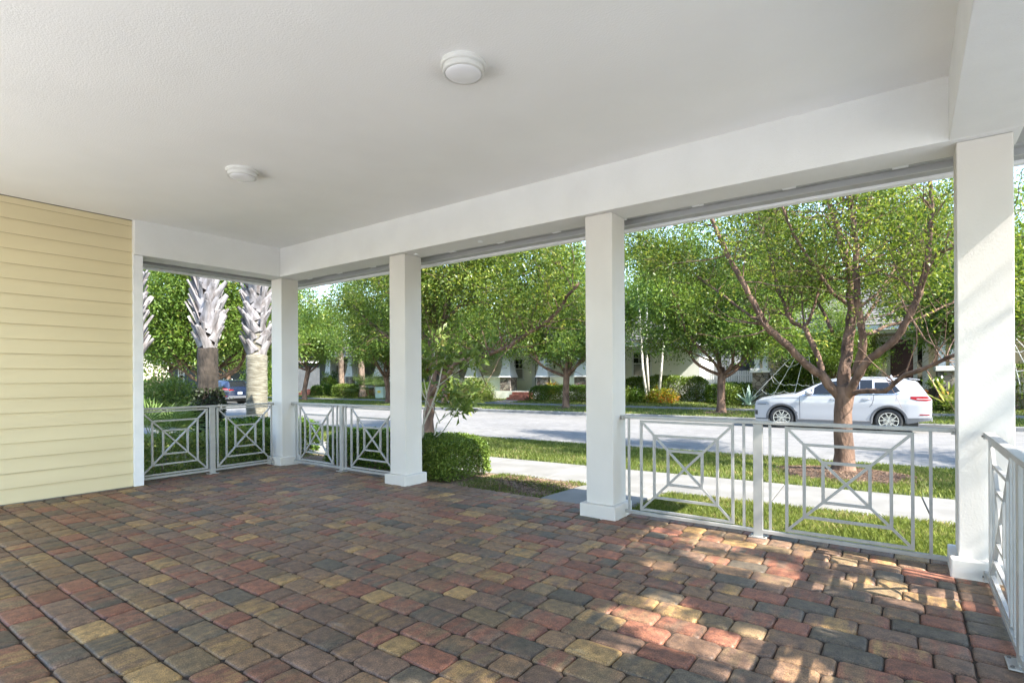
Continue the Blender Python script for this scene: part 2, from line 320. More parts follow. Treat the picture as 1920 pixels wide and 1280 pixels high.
def patio():
    rg = random.Random(5); stones = []
    def course(y, x0, x1, hgt=.1885, lens=(.1885, .2825, .2825), start=None):
        x = x0 - (rg.random() * .28 if start is None else start)
        while x < x1:
            l = rg.choice(lens); a, c = max(x, x0), min(x + l, x1)
            if x1 - c < .09: c = x1
            if c - a > .05: stones.append((a, c, y, y + hgt))
            elif stones and stones[-1][2] == y: stones[-1] = (stones[-1][0], c, y, y + hgt)
            x = max(x + l, c)
    # main field, courses along x; 3.862 is a joint
    y = 3.862 - .1885 * 34
    while y < 5.17:
        if y > -1.2:
            x1 = .27
            if y + .19 > 5.13: pass
            course(y, -8.56, x1)
        y += .1885
    ytop = y
    # soldier borders: under the front rail, patio lip, by the right and left rails
    x = -8.56
    while x < .9: stones.append((x, x + .1885, ytop, ytop + .21)); x += .1885
    x = -8.56
    while x < .9: stones.append((x, x + .235, ytop + .21, 5.6)); x += .235
    y = -1.2
    while y < ytop - .1: stones.append((.27, .48, y, y + .1885)); stones.append((.48, .70, y, y + .1885)); y += .1885
    y = -1.2
    while y < ytop - .1: stones.append((-8.98, -8.77, y, y + .1885)); stones.append((-8.77, -8.56, y, y + .1885)); y += .1885
    verts = []; faces = []; c1 = []; c2 = []
    cols = [c for c, k in PALETTE for _ in range(k)]
    for (xa, xb, ya, yb) in stones:
        g = .0023; xa += g; xb -= g; ya += g * 1.4; yb -= g * 1.4
        if xb - xa < .03: continue
        cx, cyy = (xa + xb) / 2, (ya + yb) / 2
        tx, ty, dz = rg.gauss(0, .009), rg.gauss(0, .009), rg.gauss(0, .0012)
        cr = [.022 + rg.random() * .016 for _ in range(4)]
        base = len(verts)
        wob = [rg.gauss(0, .0016) for _ in range(20)]
        for ring, (ins, z) in enumerate(((0, -.045), (0, -.0165), (.0036, -.0075), (.010, -.0025), (.021, 0))):
            k = 0
            for (sx, sy, q) in ((1, 1, 0), (-1, 1, 1), (-1, -1, 2), (1, -1, 3)):
                r = min(cr[q], (xb - xa) / 2.2, (yb - ya) / 2.2); ex = xb if sx > 0 else xa; ey = yb if sy > 0 else ya
                ox, oy = ex - sx * (r + ins * .4), ey - sy * (r + ins * .4)
                for t in range(5):
                    an = math.pi / 2 * t / 4
                    if q == 0: ax, ay = math.cos(an), math.sin(an)
                    elif q == 1: ax, ay = -math.sin(an), math.cos(an)
                    elif q == 2: ax, ay = -math.cos(an), -math.sin(an)
                    else: ax, ay = math.sin(an), -math.cos(an)
                    rr = max(r - ins * .6, .003) + wob[k]; k += 1
                    px, py = ox + ax * rr, oy + ay * rr
                    verts.append((px, py, z + dz + tx * (px - cx) + ty * (py - cyy)))
        verts.append((cx, cyy, .0022 + dz))
        nr = 20
        for ring in range(4):
            for k in range(nr):
                a = base + ring * nr + k; b2 = base + ring * nr + (k + 1) % nr; faces.append((a, b2, b2 + nr, a + nr))
        for k in range(nr): faces.append((base + 4 * nr + k, base + 4 * nr + (k + 1) % nr, base + 5 * nr))
        nf = 5 * nr
        A = rg.choice(cols); B_ = rg.choice(cols) if rg.random() < .72 else A
        va = .82 + rg.random() * .36; A = [q * va for q in A]; B_ = [q * va for q in B_]
        c1 += [A] * nf; c2 += [B_] * nf
    me = bpy.data.meshes.new('patio_pavement'); me.from_pydata(verts, [], faces); me.update()
    lt = np.array([p.loop_total for p in me.polygons])
    for nm, cc in (('tint', c1), ('tint2', c2)):
        at_ = me.color_attributes.new(nm, 'FLOAT_COLOR', 'CORNER')
        arr = np.repeat(np.c_[np.array(cc), np.ones(len(cc))], lt, axis=0).astype(np.float32)
        at_.data.foreach_set('color', arr.reshape(-1))
    me.polygons.foreach_set('use_smooth', [True] * len(me.polygons))
    o = bpy.data.objects.new('patio_pavement', me); COL.objects.link(o); me.materials.append(paver_material()); tag(o, kind='structure')
    b = MB(); b.box(-9.0, .9, -1.25, 5.598, -.3, -.016)
    tag(b.build('patio_bedding', M['sand']), kind='structure')
patio()
# ================================================================== PORCH
porch = thing('porch_house', 'covered porch of a house with white stucco beams, square columns and pale yellow lap siding', 'house')
ZB, ZC = 3.191, 3.665
RB = -1.0                                               # the roof ends just behind the camera
MB().box(-8.80, .25, RB, 5.10, ZC, ZC + .12).build('ceiling', M['ceil'], porch)
def beam(x0, x1, y0, y1): return MB().box(x0, x1, y0, y1, ZB, ZC + .25).build('beam', M['stucco'], porch, bevel=.006)
beam(-8.952, .655, 5.10, 5.492)
beam(-8.950, -8.547, 2.966, 5.098)
beam(.2475, .652, RB, 5.098)
for cx in (-8.795, -5.751, -2.637, .451):
    c = MB().box(cx - .157, cx + .157, 5.173, 5.487, -.01, ZB - .002).build('column', M['column'], porch, bevel=.007)
    MB().box(cx - .207, cx + .207, 5.108, 5.534, -.012, .14).build('plinth', M['column'], c, bevel=.012)
# eave: soffit, shutter track, fascia, gutter lip on front, left and right
def eave(x0, x1, y0, y1, horizontal=True):
    pass
b = MB()
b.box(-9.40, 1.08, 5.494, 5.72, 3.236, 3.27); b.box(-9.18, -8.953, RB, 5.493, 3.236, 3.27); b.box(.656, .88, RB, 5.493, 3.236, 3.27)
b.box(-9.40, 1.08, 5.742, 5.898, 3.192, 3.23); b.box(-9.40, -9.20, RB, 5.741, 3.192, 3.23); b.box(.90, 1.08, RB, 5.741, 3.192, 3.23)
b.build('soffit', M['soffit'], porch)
b = MB(); b.box(-9.18, .88, 5.7205, 5.7415, 3.182, 3.262); b.box(-9.1, .85, 5.60, 5.612, 3.222, 3.2355); b.box(.8805, .8995, RB, 5.72, 3.182, 3.262)
b.build('shutter_track', M['track'], porch)
b = MB(); b.box(-9.49, 1.17, 5.90, 5.985, 3.165, 3.42); b.box(-9.49, -9.405, RB, 5.898, 3.165, 3.42); b.box(1.085, 1.17, RB, 5.898, 3.165, 3.42)
b.build('fascia', M['white'], porch, bevel=.006)
x = -8.4
for k in range(11):
    MB().box(x, x + .11, 5.50, 5.545, 3.19, 3.2355).build('clip', M['white'], porch, bevel=.004); x += .83
for x in (-5.50, -4.35): MB().lathe([(.035, 3.178), (.03, 3.191)], 12, (x, 5.3, 0)).build('cap', M['white'], porch)
# roof over the porch (above the ceiling)
b = MB(); b.add([(-9.55, 6.05, 3.422), (1.23, 6.05, 3.422), (1.23, RB, 3.422), (-9.55, RB, 3.422), (-5, 2.6, 4.6), (-3.3, 2.6, 4.6), (-3.3, RB, 4.6), (-5, RB, 4.6)],
             [(0, 1, 5, 4), (1, 2, 6, 5), (3, 0, 4, 7), (4, 5, 6, 7), (2, 3, 7, 6)])
M['rooftile'] = noisy('roof_tile', (.11, .10, .09), (.20, .18, .165), 3, .8, bump=.6, bscale=10)
b.build('roof', M['rooftile'], porch)
# lap siding wall: every board is a tilted course
WX = -8.627; ex = .1785
rows = []
z = .012; WY0, WY1 = RB, 2.965
b = MB(); b.box(-8.95, WX - .03, WY0, WY1 - .002, 0, ZC - .004)
k = 0
while z < ZC:
    zt = min(z + ex + .01, ZC - .001); fr = (zt - z) / (ex + .01)
    b.add([(WX, WY0, z), (WX, WY1, z), (WX - .016 * fr, WY1, zt), (WX - .016 * fr, WY0, zt), (WX - .03, WY0, z), (WX - .03, WY1, z), (WX - .03, WY1, zt), (WX - .03, WY0, zt)],
          [(0, 1, 2, 3), (4, 5, 1, 0), (1, 5, 6, 2), (3, 2, 6, 7), (0, 3, 7, 4)])
    z += ex
wall = b.build('siding_wall', M['siding'], porch)
M['gap'] = mat('lap_shade', (.34, .28, .17), .9)  # shade under each lap, put into the colour of thin strips
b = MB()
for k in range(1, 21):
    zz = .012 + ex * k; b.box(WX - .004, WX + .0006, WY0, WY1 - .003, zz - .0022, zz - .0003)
tag(b.build('lap_shade_strips', M['gap'], wall), kind='stuff')
MB().box(-8.96, -8.600, 2.967, 3.085, .004, ZC - .002).build('corner_board', M['white'], porch, bevel=.004)
MB().box(WX + .002, WX + .011, WY0, WY1 - .004, .001, .012).build('wall_flashing', M['bolt'], porch)
# ------------------------------------------------------------------ railings
def frame_mb(b, P, u0, u1, z0=.098, z1=1.012, t=.024):
    """nested squares with crossed diagonals; P(u, z) gives the point"""
    def line(a, c, w=t): b.bar(P(*a), P(*c), w, w, (0, 0, 1))
    W = u1 - u0
    for ins in (0, .14, .285):
        a, c, e, f = u0 + ins * W / .91, u1 - ins * W / .91, z0 + ins, z1 - ins
        for p, q in (((a, e - t / 2), (a, f + t / 2)), ((c, e - t / 2), (c, f + t / 2))): line(p, q)
        for p, q in (((a + t / 2, e), (c - t / 2, e)), ((a + t / 2, f), (c - t / 2, f))): line(p, q, t * .96)
    line((u0 + .01, z0 + .01), (u1 - .01, z1 - .01), t * .9); line((u0 + .01, z1 - .01), (u1 - .01, z0 + .01), t * .84)
def railing(label, A, B, post, frames, balus, g='white metal railings between the porch columns'):
    A, B = Vector(A), Vector(B); d = (B - A).normalized(); Ln = (B - A).length
    o = thing('railing', label, 'railing', A, math.atan2(d.y, d.x), g)
    P = lambda u, z: Vector((u, 0, z))
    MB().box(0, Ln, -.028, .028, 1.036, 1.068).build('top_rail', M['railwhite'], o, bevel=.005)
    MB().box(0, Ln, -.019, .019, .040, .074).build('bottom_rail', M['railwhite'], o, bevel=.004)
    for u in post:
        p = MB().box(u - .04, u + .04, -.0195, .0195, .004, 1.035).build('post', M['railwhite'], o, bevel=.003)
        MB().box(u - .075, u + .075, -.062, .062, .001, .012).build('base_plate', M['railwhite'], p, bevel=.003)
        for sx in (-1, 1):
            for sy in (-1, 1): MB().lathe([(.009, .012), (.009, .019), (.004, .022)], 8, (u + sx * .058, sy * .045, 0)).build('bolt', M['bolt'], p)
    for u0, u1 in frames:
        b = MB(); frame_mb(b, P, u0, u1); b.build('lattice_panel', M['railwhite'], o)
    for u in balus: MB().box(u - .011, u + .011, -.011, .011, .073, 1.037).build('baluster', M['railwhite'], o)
    for u in (.0, Ln):
        s = 1 if u == 0 else -1
        for z, h in ((1.052, .03), (.057, .045)):
            MB().box(min(u, u + s * .028), max(u, u + s * .028), -.034, .034, z - h, z + h * .6).build('bracket', M['railwhite'], o, bevel=.003)
            MB().lathe([(.008, -.042), (.008, -.034)], 8, (u + s * .014, 0, z - h * .3), 'Y').build('bolt', M['bolt'], o)
RY = 5.375
x0 = -2.478
railing('front metal railing behind which the white SUV and the big near tree stand', (x0, RY, 0), (.292, RY, 0), [-1.12 - x0],
        [(-2.255 - x0, -1.344 - x0), (-.883 - x0, .025 - x0)], [-2.392 - x0, -1.244 - x0, -1.019 - x0, .14 - x0])
x0 = -8.636; Lm = -5.91 - x0
railing('front metal railing between the inner corner column and the next column, hedge behind it', (x0, RY, 0), (-5.91, RY, 0), [Lm / 2],
        [(.22, 1.13), (Lm / 2 + .24, Lm - .13)], [.09, Lm / 2 - .12, Lm / 2 + .1])
railing('short side railing between the yellow wall and the corner column, palms behind it', (-8.80, 3.088, 0), (-8.80, 5.106, 0), [1.01],
        [(.035, .93), (1.09, 1.985)], [])
railing('sunlit side railing at the right edge running towards the camera', (.462, 5.106, 0), (.462, -2.4, 0), [1.37, 3.9],
        [(.14, 1.05), (1.62, 2.53), (2.7, 3.61)], [.07, 1.17, 1.5, 4.1, 4.4, 4.7, 5.0, 5.3, 5.6, 5.9, 6.2])
# ------------------------------------------------------------------ ceiling lights
def ceil_light(x, y, label):
    o = thing('ceiling_light', label, 'lamp', (x, y, ZC), 0, 'round white porch ceiling lights')
    MB().lathe([(.158, 0), (.158, -.022), (.151, -.030), (.143, -.030), (.143, -.034), (.139, -.036), (.139, -.058), (.145, -.060), (.145, -.068), (.136, -.072), (.128, -.072), (.128, -.066), (.05, -.066)], 64).build('rim', M['lamprim'], o)
    pr = [(.127 * math.cos(t), -.068 - .024 * math.sin(t)) for t in np.linspace(0, math.pi / 2 * .98, 9)]
    MB().lathe(pr, 48).build('diffuser', M['lamp'], o, True)
    MB().box(-.150, -.142, -.02, -.005, -.045, -.03).build('clip', M['bolt'], o)
ceil_light(-2.50, 2.87, 'round white ceiling light nearer the camera, with its rings clearly seen')
ceil_light(-5.65, 2.95, 'smaller-looking round ceiling light farther off, near the yellow wall')
#@@VEG
# ================================================================== TREES
def grow(base, limbs, nt_, rg, twig=(.7, 1.5), leafrad=.26, start=.35, sub=3, up=.35, gravity=0):
    """limbs: [(points, r0, r1)]; adds twigs along them; returns bark MB and leaf clump centres"""
    b = MB(base); tips = []
    for pts, r0, r1 in limbs:
        pts = [Vector(p) for p in pts]; n = len(pts)
        fine = []; rad = []
        for i in range(n - 1):                     # smooth the limb
            p0, p1, p2, p3 = pts[max(i - 1, 0)], pts[i], pts[i + 1], pts[min(i + 2, n - 1)]
            for k in range(4):
                t = k / 4; q = .5 * ((2 * p1) + (p2 - p0) * t + (2 * p0 - 5 * p1 + 4 * p2 - p3) * t * t + (3 * p1 - p0 - 3 * p2 + p3) * t ** 3)
                fine.append(q + Vector((rg.gauss(0, 1), rg.gauss(0, 1), rg.gauss(0, 1))) * r1 * .28)
        fine.append(pts[-1]); m_ = len(fine)
        rad = [(r0 + (r1 - r0) * (i / (m_ - 1)) ** .8) * (1 + rg.gauss(0, .05)) for i in range(m_)]
        b.tube(fine, rad, 10 if r0 > .05 else 6)
        Ln = sum((fine[i + 1] - fine[i]).length for i in range(m_ - 1))
        k = max(2, int(nt_ * Ln))
        for _ in range(k):
            t = start + (1 - start) * rg.random() ** .85; i = min(int(t * (m_ - 1)), m_ - 2); p = fine[i]
            ax = (fine[i + 1] - fine[i]).normalized()
            d = Vector((rg.gauss(0, 1), rg.gauss(0, 1), rg.gauss(0, .7) + up)).normalized(); d = (d + ax * .45).normalized()
            L = twig[0] + (twig[1] - twig[0]) * rg.random(); r = max(rad[i] * .32, .008); tp = [p]; q = p.copy()
            for s_ in range(5):
                d = (d + Vector((rg.gauss(0, .22), rg.gauss(0, .22), rg.gauss(0, .2) + .06 - gravity))).normalized(); q = q + d * L / 5; tp.append(q.copy())
                if s_ > 0:
                    tips.append((q + Vector((rg.gauss(0, .06), rg.gauss(0, .06), rg.gauss(0, .06))), d))
                    for _s in range(sub):
                        e = q + Vector((rg.gauss(0, 1), rg.gauss(0, 1), rg.gauss(0, .8))) * leafrad * 1.1
                        tips.append((e, (e - q).normalized()))
                        if rg.random() < .25: b.tube([q, (q + e) / 2 + Vector((0, 0, .02)), e], [r * .3, r * .22, .003], 3, False)
            b.tube(tp, [max(r * (1 - j / 6), .004) for j in range(6)], 5, False)
        tips.append((fine[-1], ax))
    return b, tips
def foliage(tips, per, size, spread, m, parent, base, name='crown', keep=None, aspect=.42, cull=None):
    C = np.array([list(p) for p, d in tips]); D = np.array([list(d) for p, d in tips])
    if keep is not None: k = keep(C); C = C[k]; D = D[k]
    C = np.repeat(C, per, 0); D = np.repeat(D, per, 0)
    off = rng.normal(size=C.shape) * spread; C = C + off
    if cull is not None: k = cull(C + np.array(list(parent.location)) * (np.array(list(base)) == 0).all()); C, D, off = C[k], D[k], off[k]
    Q = leaf_quads(C, size, aspect, .5, dirs=unit(off / (spread + 1e-6) * .8 + D))
    return raw_quads(name, Q - np.array(list(base))[None, None, :], m, parent)
def root_flare(b, base, r, z=.5, bend=(0, 0), seg=18):
    base = Vector(base)
# ---- the big near tree, limbs read off the photograph and given depth
def near_tree():
    B = Vector(at(1580, 868, 10.6)); B.z = gh(10.6); T = ST(B.x, B.y)
    o = thing('street_tree', 'large near tree with reddish trunk and many spreading limbs in front of the white SUV', 'tree', B, 0, 'street trees')
    rg = random.Random(3)
    def L(pts, w0, w1):
        d0 = 7.7; return ([at(x, y, n) for x, y, n in pts], w0 * d0 / FPX / 2, w1 * d0 / FPX / 2)
    limbs = [
        L([(1580, 752, 10.6), (1560, 728, 10.55), (1541, 703, 10.5), (1512, 684, 10.4), (1470, 640, 10.2), (1440, 615, 10.1), (1425, 590, 10.0), (1399, 540, 9.8), (1375, 499, 9.7), (1356, 458, 9.6), (1336, 412, 9.5), (1318, 350, 9.4), (1300, 280, 9.4)], 22, 6),
        L([(1430, 600, 10.1), (1413, 596, 10.2), (1385, 576, 10.4), (1353, 551, 10.7), (1320, 528, 11), (1287, 500, 11.3), (1250, 478, 11.6), (1210, 450, 12)], 9, 3),
        L([(1543, 704, 10.5), (1533, 668, 10.6), (1517, 632, 10.7), (1508, 614, 10.8), (1485, 603, 10.9), (1470, 570, 11), (1455, 530, 11.2), (1445, 480, 11.3), (1432, 440, 11.5), (1420, 395, 11.6), (1410, 320, 11.8)], 14, 5),
        L([(1508, 616, 10.8), (1521, 590, 10.8), (1533, 552, 10.9), (1543, 524, 11), (1548, 480, 11.1)], 9, 4),
        L([(1508, 616, 10.8), (1504, 570, 11.1), (1503, 535, 11.3), (1500, 480, 11.6)], 5, 2),
        L([(1583, 760, 10.6), (1583, 700, 10.65), (1590, 640, 10.75), (1596, 600, 10.8), (1598, 560, 10.85), (1594, 510, 10.9), (1590, 492, 10.9), (1572, 440, 10.9), (1561, 400, 10.9), (1553, 370, 10.9), (1540, 300, 11), (1530, 220, 11)], 27, 7),
        L([(1603, 700, 10.5), (1616, 665, 10.4), (1617, 630, 10.3), (1611, 580, 10.2), (1606, 520, 10.1), (1605, 470, 10), (1601, 420, 9.9), (1595, 380, 9.9), (1590, 300, 9.8)], 19, 7),
        L([(1594, 574, 10.85), (1578, 562, 10.8), (1560, 547, 10.6), (1540, 518, 10.4), (1515, 484, 10.2), (1490, 440, 10), (1470, 398, 9.8), (1450, 340, 9.6)], 9, 5),
        L([(1588, 745, 10.55), (1605, 710, 10.4), (1628, 675, 10.3), (1655, 655, 10.2), (1690, 622, 10.1), (1710, 580, 10), (1726, 540, 9.95), (1737, 500, 9.9), (1742, 450, 9.9), (1746, 400, 9.9), (1744, 350, 9.9), (1735, 270, 9.9)], 20, 7),
        L([(1624, 627, 10.35), (1645, 620, 10.6), (1665, 610, 10.8), (1690, 604, 11), (1720, 597, 11.2), (1770, 575, 11.5), (1830, 545, 11.8), (1890, 500, 12)], 8, 4),
        L([(1741, 484, 9.9), (1760, 474, 9.9), (1790, 462, 9.8), (1840, 430, 9.7), (1900, 380, 9.6)], 7, 4),
        L([(1612, 574, 10.2), (1630, 562, 10.4), (1650, 545, 10.6), (1680, 500, 11), (1705, 472, 11.3), (1740, 410, 11.6)], 8, 4),
        L([(1598, 738, 10.5), (1625, 733, 10.2), (1660, 730, 9.95), (1700, 704, 9.7), (1745, 685, 9.5), (1785, 668, 9.3), (1830, 650, 9.1)], 12, 6),
        L([(1590, 560, 10.9), (1600, 500, 11.6), (1620, 440, 12.3), (1640, 380, 13)], 10, 4),
        L([(1560, 620, 10.8), (1530, 560, 11.8), (1490, 500, 12.8), (1440, 440, 13.6), (1400, 380, 14)], 9, 4),
        L([(1620, 600, 10.6), (1660, 540, 11.8), (1700, 470, 13), (1740, 400, 13.6)], 9, 4),
    ]
    b, tips = grow(B, limbs, 6.2, rg, (.6, 1.35), .2, .38, 3)
    # trunk with root flare, knots
    prof = [(0, .34), (.06, .27), (.16, .225), (.35, .20), (.7, .185), (1.05, .175), (1.3, .185), (1.5, .20), (1.62, .16)]
    top = at(1583, 748, 10.58); pts = []; rad = []
    for h, r in prof:
        r *= .8
        t = min(h / max(top.z - B.z, .1), 1.15); pts.append(B.lerp(top, t) + Vector((.02 * math.sin(h * 5), .02 * math.cos(h * 4), 0))); rad.append(r * .93)
    b.tube([pts[0] - Vector((0, 0, .1))] + pts, [.36] + rad, 16)
    b.build('trunk', M['bark'], o, True)
    def keep(C):                                            # leaves thin out low down, where the photo looks under the crown
        z = C[:, 2]; k = rng.random(len(z)) < np.clip((z - 1.9) / .9, 0, 1) ** 1.0
        # fewer leaves on the right where the houses show
        s, n = C[:, 0] * CA + C[:, 1] * SN, C[:, 1] * CA - C[:, 0] * SN
        dens = np.where((s > .9) & (z < 3.4), .7, 1.) * np.where(z < 3.0, .75, 1.)
        q = np.hypot(s - T[0], n - T[1]); shell = np.where((q < 2.3) & (z < 5.4), .30, 1.)      # bare inside, leafy outside
        shell = np.where((n < T[1] + .2) & (z < 5.0), .16, shell)
        return k & (rng.random(len(z)) < dens * shell)
    foliage(tips, 38, .066, .15, M['leaf'], o, B, keep=keep)
    return o
near_tree()
# ---- second near tree, left of the middle opening
def second_tree():
    N0 = 11.3; B = Vector(at(803, 822, N0)); B.z = gh(N0)
    o = thing('street_tree', 'near-side tree behind the clipped box hedge, one long bare limb reaching right', 'tree', B, 0, 'street trees')
    rg = random.Random(8)
    def L(pts, w0, w1, d0=14.6): return ([at(x, y, n) for x, y, n in pts], w0 * d0 / FPX / 2, w1 * d0 / FPX / 2)
    limbs = [
        L([(804, 830, N0), (806, 770, N0), (810, 720, N0), (815, 670, N0), (817, 630, N0), (812, 590, N0), (800, 540, 11.1), (795, 480, 11), (790, 400, 11)], 19, 6),
        L([(806, 745, N0), (820, 722, 11.1), (838, 703, 10.9), (856, 680, 10.7), (880, 673, 10.5), (905, 668, 10.4), (932, 658, 10.3), (957, 647, 10.2), (999, 619, 10.1), (1030, 597, 10), (1058, 565, 9.9), (1085, 530, 9.8)], 10, 5),
        L([(818, 640, N0), (828, 612, N0), (834, 600, 11.3), (850, 585, 11.4), (866, 570, 11.5), (880, 560, 11.6), (905, 540, 11.8), (930, 505, 12)], 9, 4),
        L([(832, 604, 11.3), (836, 570, 11.2), (842, 540, 11.1), (855, 500, 11), (880, 460, 10.9), (900, 400, 10.8)], 8, 4),
        L([(866, 572, 11.5), (900, 566, 11.3), (930, 575, 11.1), (960, 560, 11), (1000, 520, 10.8), (1050, 490, 10.6)], 6, 3),
        L([(836, 570, 11.2), (870, 520, 11.6), (920, 490, 12), (970, 480, 12.3), (1020, 450, 12.6)], 6, 3),
        L([(815, 660, N0), (790, 620, 11.6), (760, 580, 11.9), (720, 540, 12.2), (680, 520, 12.5), (630, 500, 12.8)], 9, 4),
        L([(812, 690, N0), (780, 665, 11), (740, 640, 10.8), (700, 610, 10.6), (660, 570, 10.5)], 9, 4),
        L([(815, 620, N0), (790, 560, 10.8), (760, 510, 10.4), (720, 470, 10.2)], 8, 4),
        L([(820, 620, N0), (860, 540, 12.5), (900, 470, 13.4), (950, 420, 14)], 8, 4),
    ]
    b, tips = grow(B, limbs, 5.6, rg, (.7, 1.6), .26, .42, 3)
    b.tube([B - Vector((0, 0, .1)), B + Vector((0, 0, .08)), B + Vector((0, 0, .3)), B + Vector((0, 0, .8))], [.26, .2, .155, .13], 12)
    b.build('trunk', M['bark'], o, True)
    foliage(tips, 30, .08, .18, M['leaf'], o, B, keep=lambda C: rng.random(len(C)) < np.clip((C[:, 2] - 2.4) / .9, 0, 1))
second_tree()
# ---- generic street trees, three different ones and their copies
def generic_tree(seed, label, loc, rotz, group, H=8.6, low=1.55, spread=3.6, nl=7, leafm='leaffar', size=.128, name='street_tree', per=34, tw=2.6, sub=2, spr=.26, cull=None):
    rg = random.Random(seed)
    o = thing(name, label, 'tree', loc, rotz, group)
    limbs = []; z = Vector((0, 0, 0)); top = Vector((rg.gauss(0, .12), rg.gauss(0, .12), low))
    for k in range(nl):
        a = 2 * math.pi * (k + rg.random() * .6) / nl; t = .25 if k % 3 == 2 else 1
        rr = spread * (.55 + .45 * rg.random()) * (.45 if k % 3 == 2 else 1); hh = H * (.62 + .3 * rg.random()) * (1.12 if k % 3 == 2 else .92)
        p0 = top + Vector((0, 0, -.25 * rg.random())); pts = [p0]
        for j in range(1, 6):
            f = j / 5
            pts.append(Vector((p0.x + math.cos(a) * rr * f ** .9, p0.y + math.sin(a) * rr * f ** .9, p0.z + (hh - p0.z) * (f ** 1.25))) + Vector((rg.gauss(0, .16), rg.gauss(0, .16), rg.gauss(0, .1))))
        limbs.append((pts, .085, .02))
        q0 = pts[2]; e = Vector((q0.x + math.cos(a + .7) * rr * .55, q0.y + math.sin(a + .7) * rr * .55, q0.z + 1.3 + rg.random()))
        limbs.append(([q0, q0.lerp(e, .5) + Vector((0, 0, .2)), e], .04, .015))
        if t == 1:
            q0 = pts[1]; e = Vector((math.cos(a - .5) * rr * 1.02, math.sin(a - .5) * rr * 1.02, q0.z + .55 + rg.random() * 1.2))
            limbs.append(([q0, q0.lerp(e, .5) + Vector((0, 0, .25)), e], .045, .015))
    b, tips = grow(Vector((0, 0, 0)), limbs, tw, rg, (.8, 1.9), .34, .25, sub)
    b.tube([(0, 0, -.15), (0, 0, .05), (0, 0, .25), (0, 0, .8), top, top + Vector((0, 0, .35))], [.33, .24, .19, .165, .17, .12], 12)
    b.build('trunk', M['bark'], o, True)
    foliage(tips, per, size, spr, M[leafm], o, (0, 0, 0), cull=cull, keep=lambda C: rng.random(len(C)) < np.clip((C[:, 2] - low - .5) / .8, 0, 1))
    return o
G = 'street trees'
def S(px, py, N):
    p = Vector(at(px, py, N)); p.z = gh(N); return p
tA = generic_tree(21, 'far-side tree left of the white SUV, its low limbs forking wide above the hedge', S(1352, 771, 25.2), .6, G, 9.2, 1.7, 4.0, 8)
tB = generic_tree(22, 'far-side tree right of the brick steps, forked trunk in front of the clipped hedge', S(1061, 763, 25.2), 0, G, 8.8, 1.75, 3.7, 7)
tC = generic_tree(23, 'far-side tree at the left by the inner corner column, with a straight reddish trunk', S(571, 744, 25.2), 1, G, 9, 2.2, 3.8, 7)
def cp(src, s, n, rot, sc_, label, g=G, pos=None):
    p = pos or SP(s, n, gh(n)); return copy_tree(src, p, rot, sc_, label, g)
cp(tA, 0, 0, 2.2, 1.0, 'far-side tree beside the pale green utility box, mostly hidden behind the second column', pos=S(728, 748, 25.2))
cp(tB, -21.3, 25.2, 3.0, 1.0, 'far-side tree seen between the second column and the long bare limb', )
cp(tC, 3.4, 25.2, 4.2, .95, 'far-side tree whose crown shows behind the right column and the SUV tail')
cp(tA, 11.5, 25.2, 4.0, 1.0, 'far-side tree beyond the right edge column, only its leaves seen')
cp(tB, -45, 25.2, 1.0, 1.05, 'far-side tree behind the blue car')
cp(tC, -54, 25.2, 5.0, 1.1, 'farthest street tree glimpsed between the palm trunks')
cp(tA, -21.4, 11.3, 4.4, .95, 'near-side tree behind the low hedge and the left front railing')
cp(tC, -37, 11.2, 2.5, 1.0, 'near-side tree with tan limbs behind the ivy-covered palm')
cp(tB, -43, 13, 1.5, 1.05, 'near-side tree at the far left by the round green bush')
cp(tA, 9.6, 10.8, 2.9, .95, 'near-side tree just outside the right edge of the porch')
cp(tB, 0, 0, 3.6, .6, 'small bright-leaved tree in the garden of the beige house, behind the spider web', 'garden trees of the far houses', pos=SP(-1.3, 30.9, 0))
# taller trees behind the houses
tD = generic_tree(31, 'tall tree behind the pale green house', SP(-16, 45, 0), 0, 'taller trees behind the houses', 13, 3, 5.5, 9, 'leaffar', .30, 'background_tree', 9, 2.0)
for i, (s, n, rt, sca, lb) in enumerate([(-30, 47, 1, 1.0, 'tall tree behind the house with the white baluster railing'), (-4, 46, 2.2, 1.05, 'tall tree filling the gap between the pale green and the beige house'),
        (9, 47, 3, 1.0, 'tall tree behind the beige house with the red door'), (-46, 48, 4, 1.1, 'tall tree behind the far left house'), (-60, 40, 5, 1.1, 'tall tree closing the street at the left behind the palms'),
        (-23, 44, 2.6, .95, 'tall tree rising behind the left part of the pale green house'), (-10, 43, 5.4, .95, 'tall tree rising behind the right part of the pale green house'), (-38, 45, 3.3, .95, 'tall tree right behind the grey-white house roof'), (2, 45, 1.4, .9, 'tall tree behind the beige porch roof'),
        (22, 48, .5, 1.1, 'tall tree at the far right beyond the beige house'), (-75, 24, .5, 1.2, 'tall tree at the end of the street beyond the blue car'), (-62, 8, 2, 1.0, 'tall tree on the near side far left, over the round bush'), (-85, 10, 3, 1.2, 'tree farthest off on the left horizon')]):
    cp(tD, s, n, rt, sca, lb, 'taller trees behind the houses')
